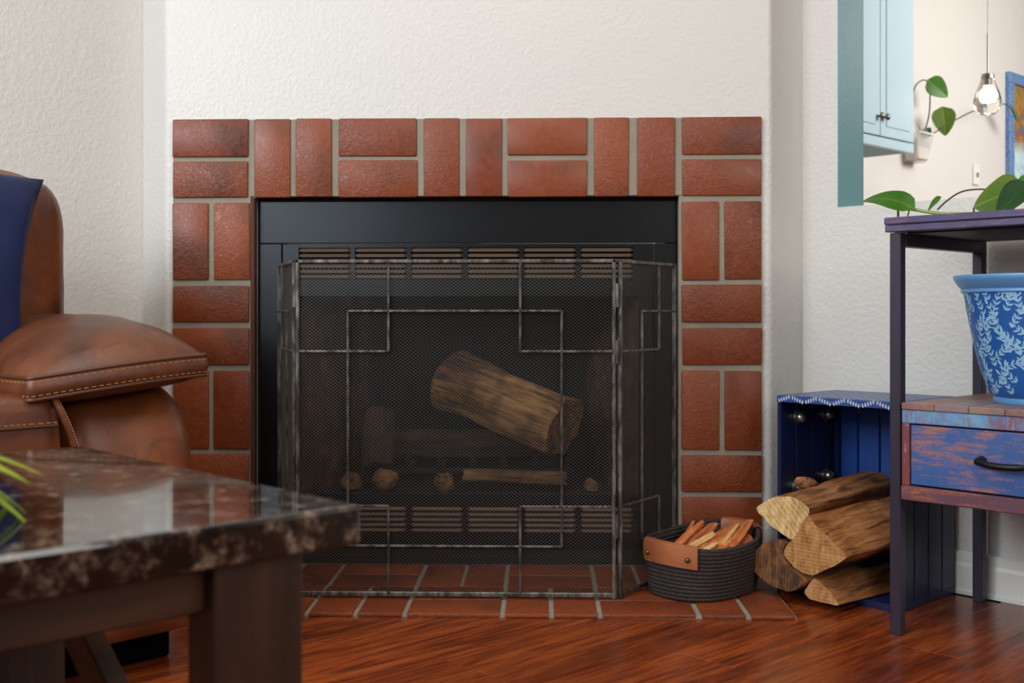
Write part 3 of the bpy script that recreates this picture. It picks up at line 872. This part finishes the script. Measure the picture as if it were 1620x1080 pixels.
# ================================================================== FIREWOOD (room frame, end planes towards the hearth)
FG = 'split firewood in the navy crate'
def fire(name, poly, v0, length, sides, end, label, idx, **kw):
    cx = sum(p[0] for p in poly) / len(poly); cz = min(p[1] for p in poly)
    loc = RM(cx, v0, cz)
    o = split_log('firewood_log', [(a - cx, b - cz) for a, b in poly], length, (sides, end, idx), loc, ROT, label=label, cat='log', group=FG, seed=len(label) * .37, **kw)
    return o
fire('a', [(.714, .026), (.664, .030), (.616, .055), (.602, .080), (.630, .116), (.674, .137), (.703, .136), (.688, .119), (.685, .102), (.716, .074), (.746, .063), (.733, .046)], .285, .24, [BARK, SPLITB], ENDDARK,
     'dark bark-edged firewood log lowest at the left, next to the basket', [0, 0, 0, 0, 0, 0, 1, 1, 1, 1, 1, 0], taper=.8, rough=.003, shift=(.035, -.012), smooth=14)
fire('b', [(.757, .066), (.783, .05), (.805, .03), (.815, .0165), (.783, .0165), (.746, .018), (.730, .03)], .30, .32, [SPLIT, BARK], ENDTAN,
     'flat split firewood log at the very bottom right of the crate', [0, 0, 0, 1, 1, 0, 0], taper=1.0, rough=.003, shift=(.035, .0))
fire('c', [(.752, .199), (.768, .178), (.845, .126), (.824, .108), (.760, .070), (.724, .078), (.692, .104), (.696, .120), (.722, .150)], .285, .34, [SPLIT, BARK], ENDTAN,
     'big split firewood log in the middle with a broad tan sawn end', [0, 0, 0, 1, 1, 1, 0, 0, 0], taper=1.02, rough=.005, shift=(.03, .012))
fire('d', [(.616, .194), (.667, .226), (.717, .229), (.752, .212), (.749, .194), (.716, .142), (.705, .138), (.655, .163)], .29, .34, [SPLITB, SPLIT], ENDPALE,
     'topmost firewood log with a pale wedge-shaped sawn end', [0, 0, 0, 1, 1, 1, 1, 1], taper=1.0, rough=.005, shift=(.01, .022))
bm = B(); b2 = B(); bmesh.ops.create_icosphere(b2, subdivisions=2, radius=.018)
for q in b2.verts: q.co = Vector((q.co.x * 1.5, q.co.y, q.co.z * .8)) * (1 + .3 * nz(q.co, 60, 2))
merge(bm, b2)
tag(link('wood_chip', bm, SPLITB, smooth=50, loc=RM(.662, .42, .24), rot=(0, .25, 0)), 'small knot of broken wood lying on top of the highest log', 'wood')

# ================================================================== CONSOLE TABLE (room frame)
TW0, TW1, TV0, TV1 = .952, 1.47, .236, .628
ct = thing('console_table', 'narrow console table with dark steel legs and distressed painted wood drawer', 'table', RM(TW0, TV0, 0), ROT)
tw, td = TW1 - TW0, TV1 - TV0
TT = .8015; LEGS = .022
for (a, b) in ((.004, .008), (.004, td - LEGS - .004), (tw - LEGS - .004, .008), (tw - LEGS - .004, td - LEGS - .004)):
    bx('leg', TUBE, ct, a, a + LEGS, b, b + LEGS, 0, .772, .0015)
for x0 in (.004, tw - LEGS - .004):
    bx('end_rail', TUBE, ct, x0, x0 + LEGS, .008 + LEGS, td - LEGS - .004, .746, .771, .0015)
    bx('end_rail', TUBE, ct, x0 + .001, x0 + LEGS, .008 + LEGS, td - LEGS - .004, .262, .284, .0015)
# top: boards with a two-layer lip
tp = B(); box(tp, -.002, tw + .002, 0, .02, .7735, .7868, .0015); box(tp, -.003, tw + .003, -.002, .02, .7875, TT, .002); tpo = link('top_lip', tp, SHELFW, ct)
bw_ = (td - .02) / 4
for k in range(4): bx('top_board', SHELFW, ct, -.003, tw + .003, .0205 + k * bw_, .0195 + (k + 1) * bw_, .7745, TT, .0015)
bx('top_underside', UNDER, ct, .03, tw - .03, .03, td - .02, .770, .7742, 0)
# drawer case
dx0, dx1 = .030, tw - .030
nb = 7; sb = (dx1 - dx0 + .0) / nb
for k in range(nb): bx('deck_board', BOARDS, ct, dx0 + k * sb + .0004, dx0 + (k + 1) * sb - .0004, .004, td - .004, .4345, .447, .0012)
bx('front_rail', RAILB, ct, dx0, dx1, .006, .026, .4085, .434, .0015)
bx('front_stile', STILE, ct, dx0, dx0 + .0155, .006, .026, .290, .408, .0012); bx('front_stile', STILE, ct, dx1 - .0155, dx1, .006, .026, .290, .408, .0012)
bx('bottom_rail', RAILP, ct, dx0, dx1, .002, .03, .2625, .2895, .0018)
bx('side_panel', UNDER, ct, dx0, dx0 + .012, .026, td - .01, .2625, .434, .001); bx('side_panel', UNDER, ct, dx1 - .012, dx1, .026, td - .01, .2625, .434, .001)
bx('case_bottom', UNDER, ct, dx0 + .012, dx1 - .012, .03, td - .01, .2645, .275, 0); bx('case_back', UNDER, ct, dx0, dx1, td - .01, td - .004, .2625, .434, 0)
dr = bx('drawer', DRAWER, ct, dx0 + .0175, dx1 - .0175, .0075, .03, .2925, .4055, .0015)
hx = .232
bm = B(); pts = []
for k in range(15):
    t_ = k / 14; pts.append((hx - .048 + .096 * t_, -.008 - .012 * math.sin(PI * t_) ** .5, .349 - .003 * math.sin(PI * t_)))
tube(bm, pts, [.0062] + [.0052] * 2 + [.0064] * 9 + [.0052] * 2 + [.0062], 10)
for s_ in (-1, 1):
    tube(bm, [(hx + s_ * .048, .0085, .35), (hx + s_ * .048, .004, .35), (hx + s_ * .048, -.012, .35)], [.0098, .0098, .0065], 12)
h_ = link('handle', bm, IRON, dr, smooth=60); h_['label'] = 'black iron bow handle'

# ================================================================== BLUE POT
pot_w, pot_v = 1.185, .418
pt = thing('planter_pot', 'blue glazed planter with pale leaf pattern on the drawer deck', 'pot', RM(pot_w, pot_v, .4474), ROT)
PH = .238
def potr(z):
    t_ = z / .205
    return .094 + (.150 - .094) * (t_ ** .62) if t_ > 0 else .094
bm = B(); prof = [(.0, .004), (.090, .004), (.094, .0), (.0955, .004), (.0955, .014), (.093, .017)]
prof = [(.002, .003), (.088, .003), (.093, 0), (.096, .004), (.096, .013), (.0945, .016)]
lathe(bm, prof, 64); link('foot_ring', bm, POTBLUE, pt, smooth=50)
bm = B(); lathe(bm, [(potr(z) , z + .010) for z in [i * .205 / 20 for i in range(21)]], 64); link('body', bm, POTDARK, pt, smooth=80)
bm = B()
zr = .208
lathe(bm, [(.1495, zr), (.1535, zr + .002), (.154, zr + .006), (.1525, zr + .008), (.158, zr + .013), (.165, zr + .024), (.168, zr + .030), (.1665, zr + .034), (.160, zr + .034), (.150, zr + .016), (.145, zr - .02), (.09, .03), (.002, .03)], 64)
link('rim', bm, POTBLUE, pt, smooth=50)
bm = B()
def potpt(th, z, off=.0006):
    r = potr(z) + off; return Vector((r * math.cos(th), r * math.sin(th), z + .010))
def potleaf(th, z, ang, L, Wd):
    ca, sa = math.cos(ang), math.sin(ang); vs = []
    for x, y in ((0, 0), (L * .3, Wd * .5), (L * .7, Wd * .4), (L, 0), (L * .7, -Wd * .4), (L * .3, -Wd * .5)):
        du, dz = x * ca - y * sa, x * sa + y * ca
        zz = min(max(z + dz, .003), .203)
        vs.append(bm.verts.new(potpt(th + du / potr(zz), zz)))
    try: bm.faces.new(vs)
    except ValueError: pass
rnd = random.Random(3)
def sprig(th, z, ang, n, L=.0135):
    for k in range(n):
        r = max(potr(min(max(z, .004), .2)), .05)
        potleaf(th, z, ang, .0105, .0017)
        potleaf(th, z, ang + .7 + rnd.uniform(-.2, .2), L * rnd.uniform(.8, 1.1), .0039); potleaf(th, z, ang - .7 + rnd.uniform(-.2, .2), L * rnd.uniform(.8, 1.1), .0039)
        th += .0098 * math.cos(ang) / r; z += .0098 * math.sin(ang); ang += rnd.uniform(-.22, .22)
        if z > .198 or z < .008: break
    potleaf(th, z, ang, L, .006)
for zz in [.008 + i * .0255 for i in range(8)]:
    nloop = int(2 * PI * potr(zz) / .029)
    for k in range(nloop):
        sprig(2 * PI * (k + rnd.uniform(-.2, .2) + (.5 if int(zz / .0255) % 2 else 0)) / nloop, zz + rnd.uniform(-.006, .006), rnd.choice((1.1, 1.9, .5, 2.5)), 4)
pl = link('leaf_pattern', bm, POTLEAF, pt); pl['label'] = 'pale blue leaf sprigs'; pl['kind'] = 'stuff'
bm = B(); lathe(bm, [(.002, zr - .012), (.08, zr - .008), (.1466, zr - .014)], 40); link('soil', bm, plain('potting_soil', '2a1d14', .95), pt, smooth=60)

# ================================================================== POTHOS VINE ON THE CONSOLE TABLE
def leaf_bm(L, Wd, droop=.4, fold=.25, curl=0., n=10, m=6):
    """heart-shaped leaf, base at origin, along +x, upper side +z"""
    bm = B(); G = []
    for i in range(n + 1):
        t_ = i / n
        hw = Wd / 2 * (1.25 * (1 - (1 - min(1, t_ * 3.4)) ** 2) ** .5 if t_ < .3 else 1.25 * (1 - ((t_ - .3) / .7) ** 1.35) ** .8 if t_ < 1 else 0) * .82
        hw = max(hw, .0004)
        row = []
        for j in range(-m, m + 1):
            s = j / m
            x = t_ * L - (L * .2 * abs(s) ** 1.3 * (1 - t_) ** 3)
            z = -droop * L * t_ * t_ + fold * abs(s) * hw + curl * hw * s * s * math.sin(t_ * PI)
            row.append(bm.verts.new((x, s * hw, z)))
        G.append(row)
    for A, Bq in zip(G, G[1:]):
        for k in range(2 * m): bm.faces.new((A[k], A[k + 1], Bq[k + 1], Bq[k]))
    b2 = bmesh.ops.solidify(bm, geom=list(bm.faces), thickness=.0006)
    return bm
def leaf(parent, base, fwd, up, L, Wd, mat, name='leaf', **kw):
    f = Vector(fwd).normalized(); u = Vector(up); s = u.cross(f).normalized(); u = f.cross(s)
    o = link(name, leaf_bm(L, Wd, **kw), mat, parent, smooth=80)
    o.matrix_local = Matrix(((f.x, s.x, u.x, base[0]), (f.y, s.y, u.y, base[1]), (f.z, s.z, u.z, base[2]), (0, 0, 0, 1)))
    return o
vt = thing('pothos_vine', 'trailing green pothos vine lying along the top of the console table', 'plant', RM(0, 0, TT), ROT)
V0 = .335
def curve_pts(P, n=6):
    P = [Vector(p) for p in P]; out = []
    for i in range(len(P) - 1):
        p0, p1, p2, p3 = P[max(i - 1, 0)], P[i], P[i + 1], P[min(i + 2, len(P) - 1)]
        for k in range(n):
            t_ = k / n
            out.append(.5 * ((2 * p1) + (p2 - p0) * t_ + (2 * p0 - 5 * p1 + 4 * p2 - p3) * t_ ** 2 + (3 * p1 - p0 - 3 * p2 + p3) * t_ ** 3))
    return out + [P[-1]]
bm = B(); tube(bm, curve_pts([(.930, V0, .027), (.962, V0, .021), (1.0, V0, .0125), (1.04, V0, .008), (1.10, V0 + .01, .005), (1.2, V0 + .03, .004), (1.32, V0 + .06, .004)]), [.0034] * 0 or .0032, 8); link('stem', bm, STEM, vt, smooth=80)
bm = B(); tube(bm, curve_pts([(1.008, V0, .018), (1.03, V0, .036), (1.055, V0 + .005, .050), (1.09, V0 + .01, .052), (1.13, V0 + .02, .045)]), .0017, 6); link('petiole', bm, STEMD, vt, smooth=80)
bm = B(); tube(bm, curve_pts([(.93, V0, .027), (.915, V0, .029), (.905, V0 - .005, .037)]), .002, 6); link('petiole', bm, STEM, vt, smooth=80)
bm = B(); tube(bm, curve_pts([(1.09, V0, .0), (1.098, V0, .020), (1.115, V0 - .01, .042), (1.15, V0 - .012, .052)]), .0018, 6); link('petiole', bm, STEM, vt, smooth=80)
bm = B(); tube(bm, curve_pts([(1.083, V0, .0), (1.080, V0, .016), (1.09, V0 + .005, .021), (1.10, V0 + .01, .019)]), .0019, 6); link('petiole', bm, STEMD, vt, smooth=80)
bm = B(); tube(bm, [(.926, V0, .0005), (.926, V0, .024)], .0022, 6); tube(bm, [(.944, V0, .0005), (.950, V0, .022)], .0013, 6); link('aerial_root', bm, STEMD, vt, smooth=80)
leaf(vt, (.950, V0 - .012, .030), (-1, -.2, .62), (.3, -.75, .75), .098, .054, LEAF, droop=.62, fold=.2)
leaf(vt, (1.012, V0 - .002, .038), (-.9, 0, -.62), (-.3, -.8, .6), .034, .022, LEAF, droop=.2)
leaf(vt, (1.165, V0 - .02, .040), (-1, -.2, -.25), (.1, -.82, .55), .078, .095, LEAFY, droop=.15, fold=.12, curl=-.15)
leaf(vt, (1.195, V0 - .05, .040), (-.55, -.2, -.5), (-.35, -.9, .3), .068, .066, LEAFD, droop=.15)
leaf(vt, (1.215, V0 - .03, .056), (-.45, -.5, -.4), (.2, -.5, .85), .07, .06, LEAF, droop=.3)
leaf(vt, (1.115, V0 - .012, .022), (.8, -.1, -.35), (-.1, -.85, .5), .03, .02, LEAFD, droop=.1)

# ================================================================== SOFA (room frame; x = out from the left wall, y = towards the fireplace)
so = thing('leather_sofa', 'brown leather recliner sofa with padded stitched arm beside the fireplace', 'sofa', (0, 0, 0), ROT)
def cushion(name, x0, x1, y0, y1, z0, z1, mat, e=4., crown=(0, 0, 0), cuts=22, warp=None, wr=.004, seed=0., parent=so, nscale=7):
    bm = B(); bmesh.ops.create_cube(bm, size=2); bmesh.ops.subdivide_edges(bm, edges=list(bm.edges), cuts=cuts, use_grid_fill=True)
    c = Vector(((x0 + x1) / 2, (y0 + y1) / 2, (z0 + z1) / 2)); h = Vector(((x1 - x0) / 2, (y1 - y0) / 2, (z1 - z0) / 2))
    ex = e if isinstance(e, (tuple, list)) else (e, e, e)
    for v in bm.verts:
        p = v.co.copy()
        m = max(abs(p.x), abs(p.y), abs(p.z))
        n = (abs(p.x) ** ex[0] + abs(p.y) ** ex[1] + abs(p.z) ** ex[2]) ** (1 / max(ex))
        q = p * (m / n) if n else p
        s = Vector((q.x * h.x, q.y * h.y, q.z * h.z))
        s.x += crown[0] * (1 - p.y ** 2) * (1 - p.z ** 2) * (1 if p.x > 0 else -1) * abs(p.x) ** 3
        s.y += crown[1] * (1 - p.x ** 2) * (1 - p.z ** 2) * (1 if p.y > 0 else -1) * abs(p.y) ** 3
        s.z += crown[2] * (1 - p.x ** 2) * (1 - p.y ** 2) * (1 if p.z > 0 else -.3) * abs(p.z) ** 3
        w_ = c + s
        d = s.normalized() if s.length else Vector((0, 0, 1))
        w_ += d * (wr * nz(w_, nscale, seed) + wr * .6 * nz(w_, nscale * 2.6, seed + 3))
        if warp: w_ = warp(w_)
        v.co = w_
    return link(name, bm, mat, parent, smooth=180)
AY1 = -.800
def arm_warp(p):
    # bulge outwards at mid height, rounded top on the fireplace side
    t_ = (p.z - .1) / .38
    p.z = max(p.z, .066)
    if p.y > -.86: p.y += .006 * math.sin(max(0, min(1, t_)) * PI)
    return p
cushion('arm_body', -.55, .205, -1.055, AY1 + .004, -.05, .497, LEATHER, (6, 6, 6), (.012, .012, .004), warp=arm_warp, wr=.004)
def pad_warp(p):
    # the pad slopes down to its inner side and is thinner at the front edge
    s = (p.y + 1.10) / .30
    p.z += -.028 * max(0, 1 - s) ** 1.3 + .004
    return p
def pad_mesh():
    # boxed pad: seam-to-seam boxing of 3 cm, crowned top
    bm = B(); nx, ny = 34, 26
    x0, x1, y0, y1 = -.36, .232, -1.115, -.797
    zt, zb = .544, .509
    def edge(s, t_):   # rounded-corner rectangle mapping of the unit square
        k = .05
        u, v = 2 * s - 1, 2 * t_ - 1
        f = 1 - k * (u * u * v * v)
        return u * f, v * f
    def P(s, t_, lay):
        u, v = edge(s, t_)
        x = (x0 + x1) / 2 + u * (x1 - x0) / 2; y = (y0 + y1) / 2 + v * (y1 - y0) / 2
        sag = -.030 * max(0, min(1, (-.80 - y) / .31)) ** 1.5
        ru, rv = abs(2 * s - 1), abs(2 * t_ - 1)
        e = max(0, (1 - ru ** 3.0)) * max(0, (1 - rv ** 2.4))
        if lay == 'top': z = zt + sag + .080 * e ** .6 + .004 * nz((x, y, 0), 9, 1) * e + .003 * nz((x, y, 0), 24, 5) * e
        else: z = zb + sag - .030 * e ** .5
        return Vector((x, y, z))
    T = [[bm.verts.new(P(i / nx, j / ny, 'top')) for j in range(ny + 1)] for i in range(nx + 1)]
    Bt = [[bm.verts.new(P(i / nx, j / ny, 'bot')) for j in range(ny + 1)] for i in range(nx + 1)]
    for G in (T, Bt):
        for i in range(nx):
            for j in range(ny): bm.faces.new((G[i][j], G[i + 1][j], G[i + 1][j + 1], G[i][j + 1]))
    loop = [(i, 0) for i in range(nx)] + [(nx, j) for j in range(ny)] + [(i, ny) for i in range(nx, 0, -1)] + [(0, j) for j in range(ny, 0, -1)]
    cen = Vector(((x0 + x1) / 2, (y0 + y1) / 2, 0))
    mids = []
    for (i, j) in loop:
        a, b = T[i][j].co, Bt[i][j].co; m = (a + b) / 2; o = (m - cen); o.z = 0
        mids.append(bm.verts.new(m + o.normalized() * .008))
    n = len(loop)
    for k in range(n):
        (i, j), (i2, j2) = loop[k], loop[(k + 1) % n]
        bm.faces.new((T[i][j], T[i2][j2], mids[(k + 1) % n], mids[k])); bm.faces.new((mids[k], mids[(k + 1) % n], Bt[i2][j2], Bt[i][j]))
    top = [T[i][j].co.copy() for i, j in loop]; bot = [Bt[i][j].co.copy() for i, j in loop]
    o = link('arm_pad', bm, LEATHERP, so, smooth=70)
    for L_ in (top, bot):
        bm = B(); tube(bm, L_ + [L_[0]], .0038, 6, False); link('piping', bm, PIPING, o, smooth=80)
    bm = B(); c = cen
    for L_, dz in ((top, -.007), (bot, .006)):
        # dashes just inside the welt
        acc = 0
        for k in range(n):
            a, b = L_[k], L_[(k + 1) % n]; d = b - a
            m = int(d.length / .0085) or 1
            for q in range(m):
                s0 = a + d * ((q + .15) / m); s1 = a + d * ((q + .75) / m)
                off = (a - cen); off.z = 0; off = off.normalized() * .0035
                tube(bm, [s0 + off + Vector((0, 0, dz)), s1 + off + Vector((0, 0, dz))], .0011, 4)
    s_ = link('stitching', bm, STITCH, o); s_['kind'] = 'stuff'
    return o
pad_mesh()
# seat front / footrest to the left of the arm
cushion('footrest', -.05, .213, -1.80, -1.046, -.05, .487, LEATHER, (9, 22, 7), (.004, 0, .004), wr=.003, seed=4, warp=lambda p: Vector((p.x, p.y, max(p.z, .058))))
cushion('seat_cushion', -.45, .15, -1.80, -1.062, .30, .47, LEATHER, (6, 6, 4), (0, 0, .01), wr=.004, seed=5)
cushion('back_cushion', -.50, -.215, -1.52, -.852, .46, .905, LEATHER, (3.2, 6, 6), (.03, .006, .004), wr=.004, seed=6)
bx('back_frame', LEATHER, so, -.60, -.46, -2.9, -.86, .06, .80, .03, 3, smooth=40)
bx('base', SOFASHADE, so, -.54, .135, -2.9, -.83, .0, .075, .004)  # brought forward and blackened to paint the shadow below the leather
# welts and stitching
def welt(name, pts, r, parent, stitch=None, mat=PIPING):
    o_ = None
    bm = B(); tube(bm, curve_pts(pts, 8), r, 8, True); o_ = link(name, bm, mat, parent, smooth=80)
    if stitch:
        P = curve_pts(pts, 8); bm = B()
        for a, b in zip(P, P[1:]):
            d = b - a; m = max(1, int(d.length / .0085))
            for q in range(m): tube(bm, [a + d * ((q + .15) / m) + Vector(stitch), a + d * ((q + .75) / m) + Vector(stitch)], .0011, 4)
        s_ = link('stitching', bm, STITCH, parent); s_['kind'] = 'stuff'
    return o_
welt('welt', [(.206, -1.071, .488), (.217, -1.062, .465), (.221, -1.048, .43), (.222, -1.036, .39), (.222, -1.03, .34), (.22, -1.03, .2), (.212, -1.03, .09)], .0055, so, (.006, .004, 0), LEATHER)
welt('welt', [(.216, -1.9, .437), (.218, -1.5, .437), (.218, -1.2, .437), (.216, -1.064, .438)], .003, so, (.0035, 0, .005))
bm = B(); P_ = []
for k in range(61):
    th = -.5 + (PI + .3) * k / 60; c_, s_ = math.cos(th), math.sin(th)
    yy, zz = math.copysign(abs(c_) ** (2 / 6), c_), math.copysign(abs(s_) ** (2 / 6), s_)
    P_.append((-.34, -1.186 + yy * .335 + .0075 * (yy > 0) * abs(yy) ** 3 * (1 - zz * zz), .6825 + zz * .2235 + .004 * (1 - yy * yy)))
tube(bm, P_, .004, 8); link('welt', bm, PIPING, so, smooth=80)
# pillow
def pillow():
    bm = B(); n = 24; G = {}
    s = .21
    for side in (1, -1):
        for i in range(n + 1):
            for j in range(n + 1):
                u, v = 2 * i / n - 1, 2 * j / n - 1
                k = 1 - .12 * (1 - u * u) * (abs(v) ** 2) ; k2 = 1 - .12 * (1 - v * v) * (abs(u) ** 2)
                th = .065 * max(0, (1 - abs(u) ** 2.4)) ** .6 * max(0, (1 - abs(v) ** 2.4)) ** .6
                x, y = u * s * k2, v * s * k
                th += (.004 * nz((u * 2, v * 2, side), 1.3, 2) + .005 * nz((u * 5 + v * 3, v, side), 1.0, 7)) * (1 - max(abs(u), abs(v)) ** 6)
                edge_ = i in (0, n) or j in (0, n)
                if edge_ and side == -1: G[(i, j, -1)] = G[(i, j, 1)]; continue
                G[(i, j, side)] = bm.verts.new((x, y, side * th if not edge_ else 0))
        for i in range(n):
            for j in range(n):
                bm.faces.new((G[(i, j, side)], G[(i + 1, j, side)], G[(i + 1, j + 1, side)], G[(i, j + 1, side)]))
    o = link('throw_pillow', bm, NAVY, smooth=180)
    return o
pw = tag(pillow(), 'navy blue satin throw pillow propped on the brown leather sofa back', 'pillow')
pz_, py_, px_ = .728, -1.193, -.085
f = Vector((.93, .05, .36)).normalized()          # outward normal in room axes
a_ = Vector((0, 1, 0)); a_ = (a_ - f * a_.dot(f)).normalized(); b_ = f.cross(a_)
ang = math.radians(-12)
a2 = a_ * math.cos(ang) + b_ * math.sin(ang); b2 = b_ * math.cos(ang) - a_ * math.sin(ang)
pw.matrix_world = Matrix.Rotation(ROT, 4, 'Z') @ Matrix(((a2.x, b2.x, f.x, px_), (a2.y, b2.y, f.y, py_), (a2.z, b2.z, f.z, pz_), (0, 0, 0, 1)))

# ================================================================== COFFEE TABLE (room frame)
co = thing('coffee_table', 'dark granite topped wooden coffee table in the left foreground', 'table', (0, 0, 0), ROT)
CT0, CT1, CE = .622, 1.224, -1.193
bx('granite_top', GRANITE, co, CT0, CT1, -2.35, CE, .415, .45, .004, 3)
for (a, b) in ((1.158, -1.325), (CT0 + .022, -1.325), (1.158, -2.30), (CT0 + .022, -2.30)):
    bx('leg', TABLEWOOD, co, a, a + .046, b, b + .085, 0, .4145, .003, 2)
bx('apron', TABLEWOODX, co, 1.160, 1.188, -2.22, -1.322, .372, .4145, .002); bx('apron', TABLEWOODX, co, CT0 + .03, CT0 + .055, -2.22, -1.32, .372, .4145, .002)
bx('apron', TABLEWOODX, co, CT0 + .066, 1.16, -1.292, -1.268, .372, .4145, .002); bx('apron', TABLEWOODX, co, CT0 + .066, 1.16, -2.27, -2.25, .372, .4145, .002)
for (sx0, sz0, sx1, sz1, yy) in ((.69, .372, 1.158, .06, -1.281), (.69, .06, 1.158, .372, -1.279)):
    a, b = Vector((sx0, yy, sz0)), Vector((sx1, yy, sz1)); d = b - a
    M = Matrix.Translation((a + b) / 2) @ Matrix.Rotation(-math.atan2(d.z, d.x), 4, 'Y')
    if sz0 > sz1:
        bm = B(); box(bm, -d.length / 2, d.length / 2, -.012, .012, -.022, .022, .002, 1, 0, M); link('cross_brace', bm, TABLEWOODX, co)
# plant on the coffee table, only its tips reach into the picture
lp = thing('succulent_plant', 'small lime green plant at the left edge of the granite table', 'plant', RM(1.03, -1.535, .4503), ROT)
bm = B(); lathe(bm, [(.002, 0), (.035, 0), (.045, .05), (.047, .052), (.04, .05), (.002, .045)], 24); link('small_pot', bm, plain('dark_pot', '33312f', .5), lp, smooth=40)
for k in range(26):
    th = k * 2.4; e = .05 + .45 * ((k * .37) % 1)
    leaf(lp, (.012 * math.cos(th), .012 * math.sin(th), .05), (math.cos(th), math.sin(th), e), (-e * math.cos(th), -e * math.sin(th), 1), .085 + .03 * ((k * .61) % 1), .03, LIME, droop=.62)

# ================================================================== KITCHEN BEYOND THE PASS-THROUGH
kc = thing('wall_cabinet', 'pale blue two-door kitchen wall cabinet seen through the pass-through', 'cabinet', RM(-.52, 3.253, 1.37), ROT)
bx('carcass', CAB, kc, -.308, -.022, -.66, 0, 0.012, .80, .003)
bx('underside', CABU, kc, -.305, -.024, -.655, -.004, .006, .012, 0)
bx('valance', CAB, kc, -.022, -.003, -.66, 0, .0, .045, .003)
for k, (a, b) in enumerate(((-.317, -.008), (-.632, -.323))):
    d_ = bx('door', CAB, kc, -.021, 0, a, b, .050, .79, .004, 2)
    bm = B(); box(bm, -.001, .004, a + .045, b - .045, .095, .75, .003)
    link('door_panel', bm, CAB, d_)
    bm = B(); lathe(bm, [(.002, .0), (.006, 0), (.006, .012), (.013, .016), (.016, .022), (.013, .028), (.002, .031)], 16)
    kn = link('knob', bm, KNOB, d_, smooth=50); yk = (a + .022) if k == 0 else (b - .022)
    kn.location = (0, yk, .135); kn.rotation_euler = (0, PI / 2, 0)
# wall planter with vine
wp = thing('wall_planter', 'clear plastic planter hung on the white kitchen wall beside the cabinet', 'planter', RM(KW + .002, 3.79, 1.405), ROT)
bm = B()
def tub(bm, h, w0, w1, d0, d1):
    lo = [(0, -w0, 0), (d0, -w0, 0), (d0, w0, 0), (0, w0, 0)]; hi = [(0, -w1, h), (d1, -w1, h), (d1, w1, h), (0, w1, h)]
    a = [bm.verts.new(p) for p in lo]; b = [bm.verts.new(p) for p in hi]
    for k in range(4): bm.faces.new((a[k], a[(k + 1) % 4], b[(k + 1) % 4], b[k]))
    bm.faces.new(a[::-1])
    bmesh.ops.solidify(bm, geom=list(bm.faces), thickness=.003)
tub(bm, .145, .06, .082, .07, .10); link('tub', bm, CLEAR, wp)
bx('rim', plain('white_plastic', 'ecebe6', .3), wp, .098, .104, -.085, .085, .140, .150, .001)
bx('growing_medium', plain('pale_medium', 'd8d4c8', .9), wp, .006, .085, -.055, .055, .01, .11, .004)
kp = thing('heartleaf_plant', 'heart-leaved green vine growing out of the clear wall planter', 'plant', RM(KW + .06, 3.79, 1.525), ROT)
bm = B(); tube(bm, curve_pts([(0, .03, 0), (.03, .05, .12), (.04, .04, .26), (.035, .0, .30), (.03, -.08, .27), (.02, -.12, .2)]), .0035, 6); link('stem', bm, STEMD, kp, smooth=80)
bm = B(); tube(bm, curve_pts([(0, .05, 0), (.06, .10, .05), (.08, .2, .10), (.09, .45, .19), (.09, .72, .26), (.09, .90, .27), (.09, 1.0, .2)]), .0035, 6); link('stem', bm, STEMD, kp, smooth=80)
leaf(kp, (.05, .03, .29), (.55, .5, -.62), (.55, -.75, .15), .118, .108, LEAF, droop=.1, fold=.12)
leaf(kp, (.07, .125, .15), (.1, .05, -1), (.55, -.8, .1), .13, .12, LEAFY, droop=.08, fold=.12)
leaf(kp, (.09, .93, .27), (.1, .8, -.5), (.8, .1, .5), .15, .05, LEAFY, droop=.15, fold=.3)
leaf(kp, (.02, .02, .02), (.3, .4, .5), (.7, -.4, .3), .06, .05, LEAFD, droop=.3)
leaf(kp, (.02, -.02, .02), (.3, -.5, .6), (.7, .4, .3), .055, .045, LEAFD, droop=.3)
# light switch plate
ol = thing('switch_plate', 'white switch plate on the kitchen wall below the pendant lamp', 'switch', RM(KW, 4.583, 1.41), ROT)
bx('plate', OUTLET, ol, .0005, .012, -.036, .036, -.058, .058, .002); bx('toggle', SLOT, ol, .012, .022, -.007, .007, -.014, .012, .002)
# framed picture
pc = thing('framed_picture', 'blue framed colourful painting on the kitchen wall at the right', 'picture', RM(KW, 5.36, 1.64), ROT)
for (y0, y1, z0, z1) in ((-.37, .37, .355, .42), (-.37, .37, -.42, -.355), (-.37, -.305, -.3545, .3545), (.305, .37, -.3545, .3545)):
    bx('frame', FRAMEB, pc, .0005, .03, y0, y1, z0, z1, .003)
bx('painting', ART, pc, .003, .014, -.304, .304, -.354, .354, 0)
# pendant lamp
pd = thing('pendant_lamp', 'clear faceted glass pendant lamp hanging lit in the kitchen', 'lamp', RM(-.366, 3.693, 1.59), ROT)
bm = B(); lathe(bm, [(.036, 0.0), (.060, .025), (.068, .06), (.058, .10), (.040, .145), (.030, .175)], 9)
link('glass_shade', bm, GLASS, pd)
bm = B(); lathe(bm, [(.002, .195), (.028, .195), (.031, .18), (.031, .172), (.014, .17), (.014, .135), (.002, .135)], 20); link('socket_cap', bm, KNOB, pd, smooth=40)
bm = B(); ball(bm, (0, 0, .088), .035, 16, 12); tube(bm, [(0, 0, .11), (0, 0, .138)], .014, 12); link('bulb', bm, BULB, pd, smooth=80)
bm = B(); tube(bm, [(0, 0, .19), (0, 0, .395)], .0048, 10); link('rod', bm, KNOB, pd, smooth=60)
bm = B(); tube(bm, [(0, 0, .39), (0, 0, .99)], .002, 6); lathe(bm, [(.002, .985), (.05, .99), (.055, 1.0095), (.002, 1.0099)], 20); link('cord', bm, KNOB, pd, smooth=60)
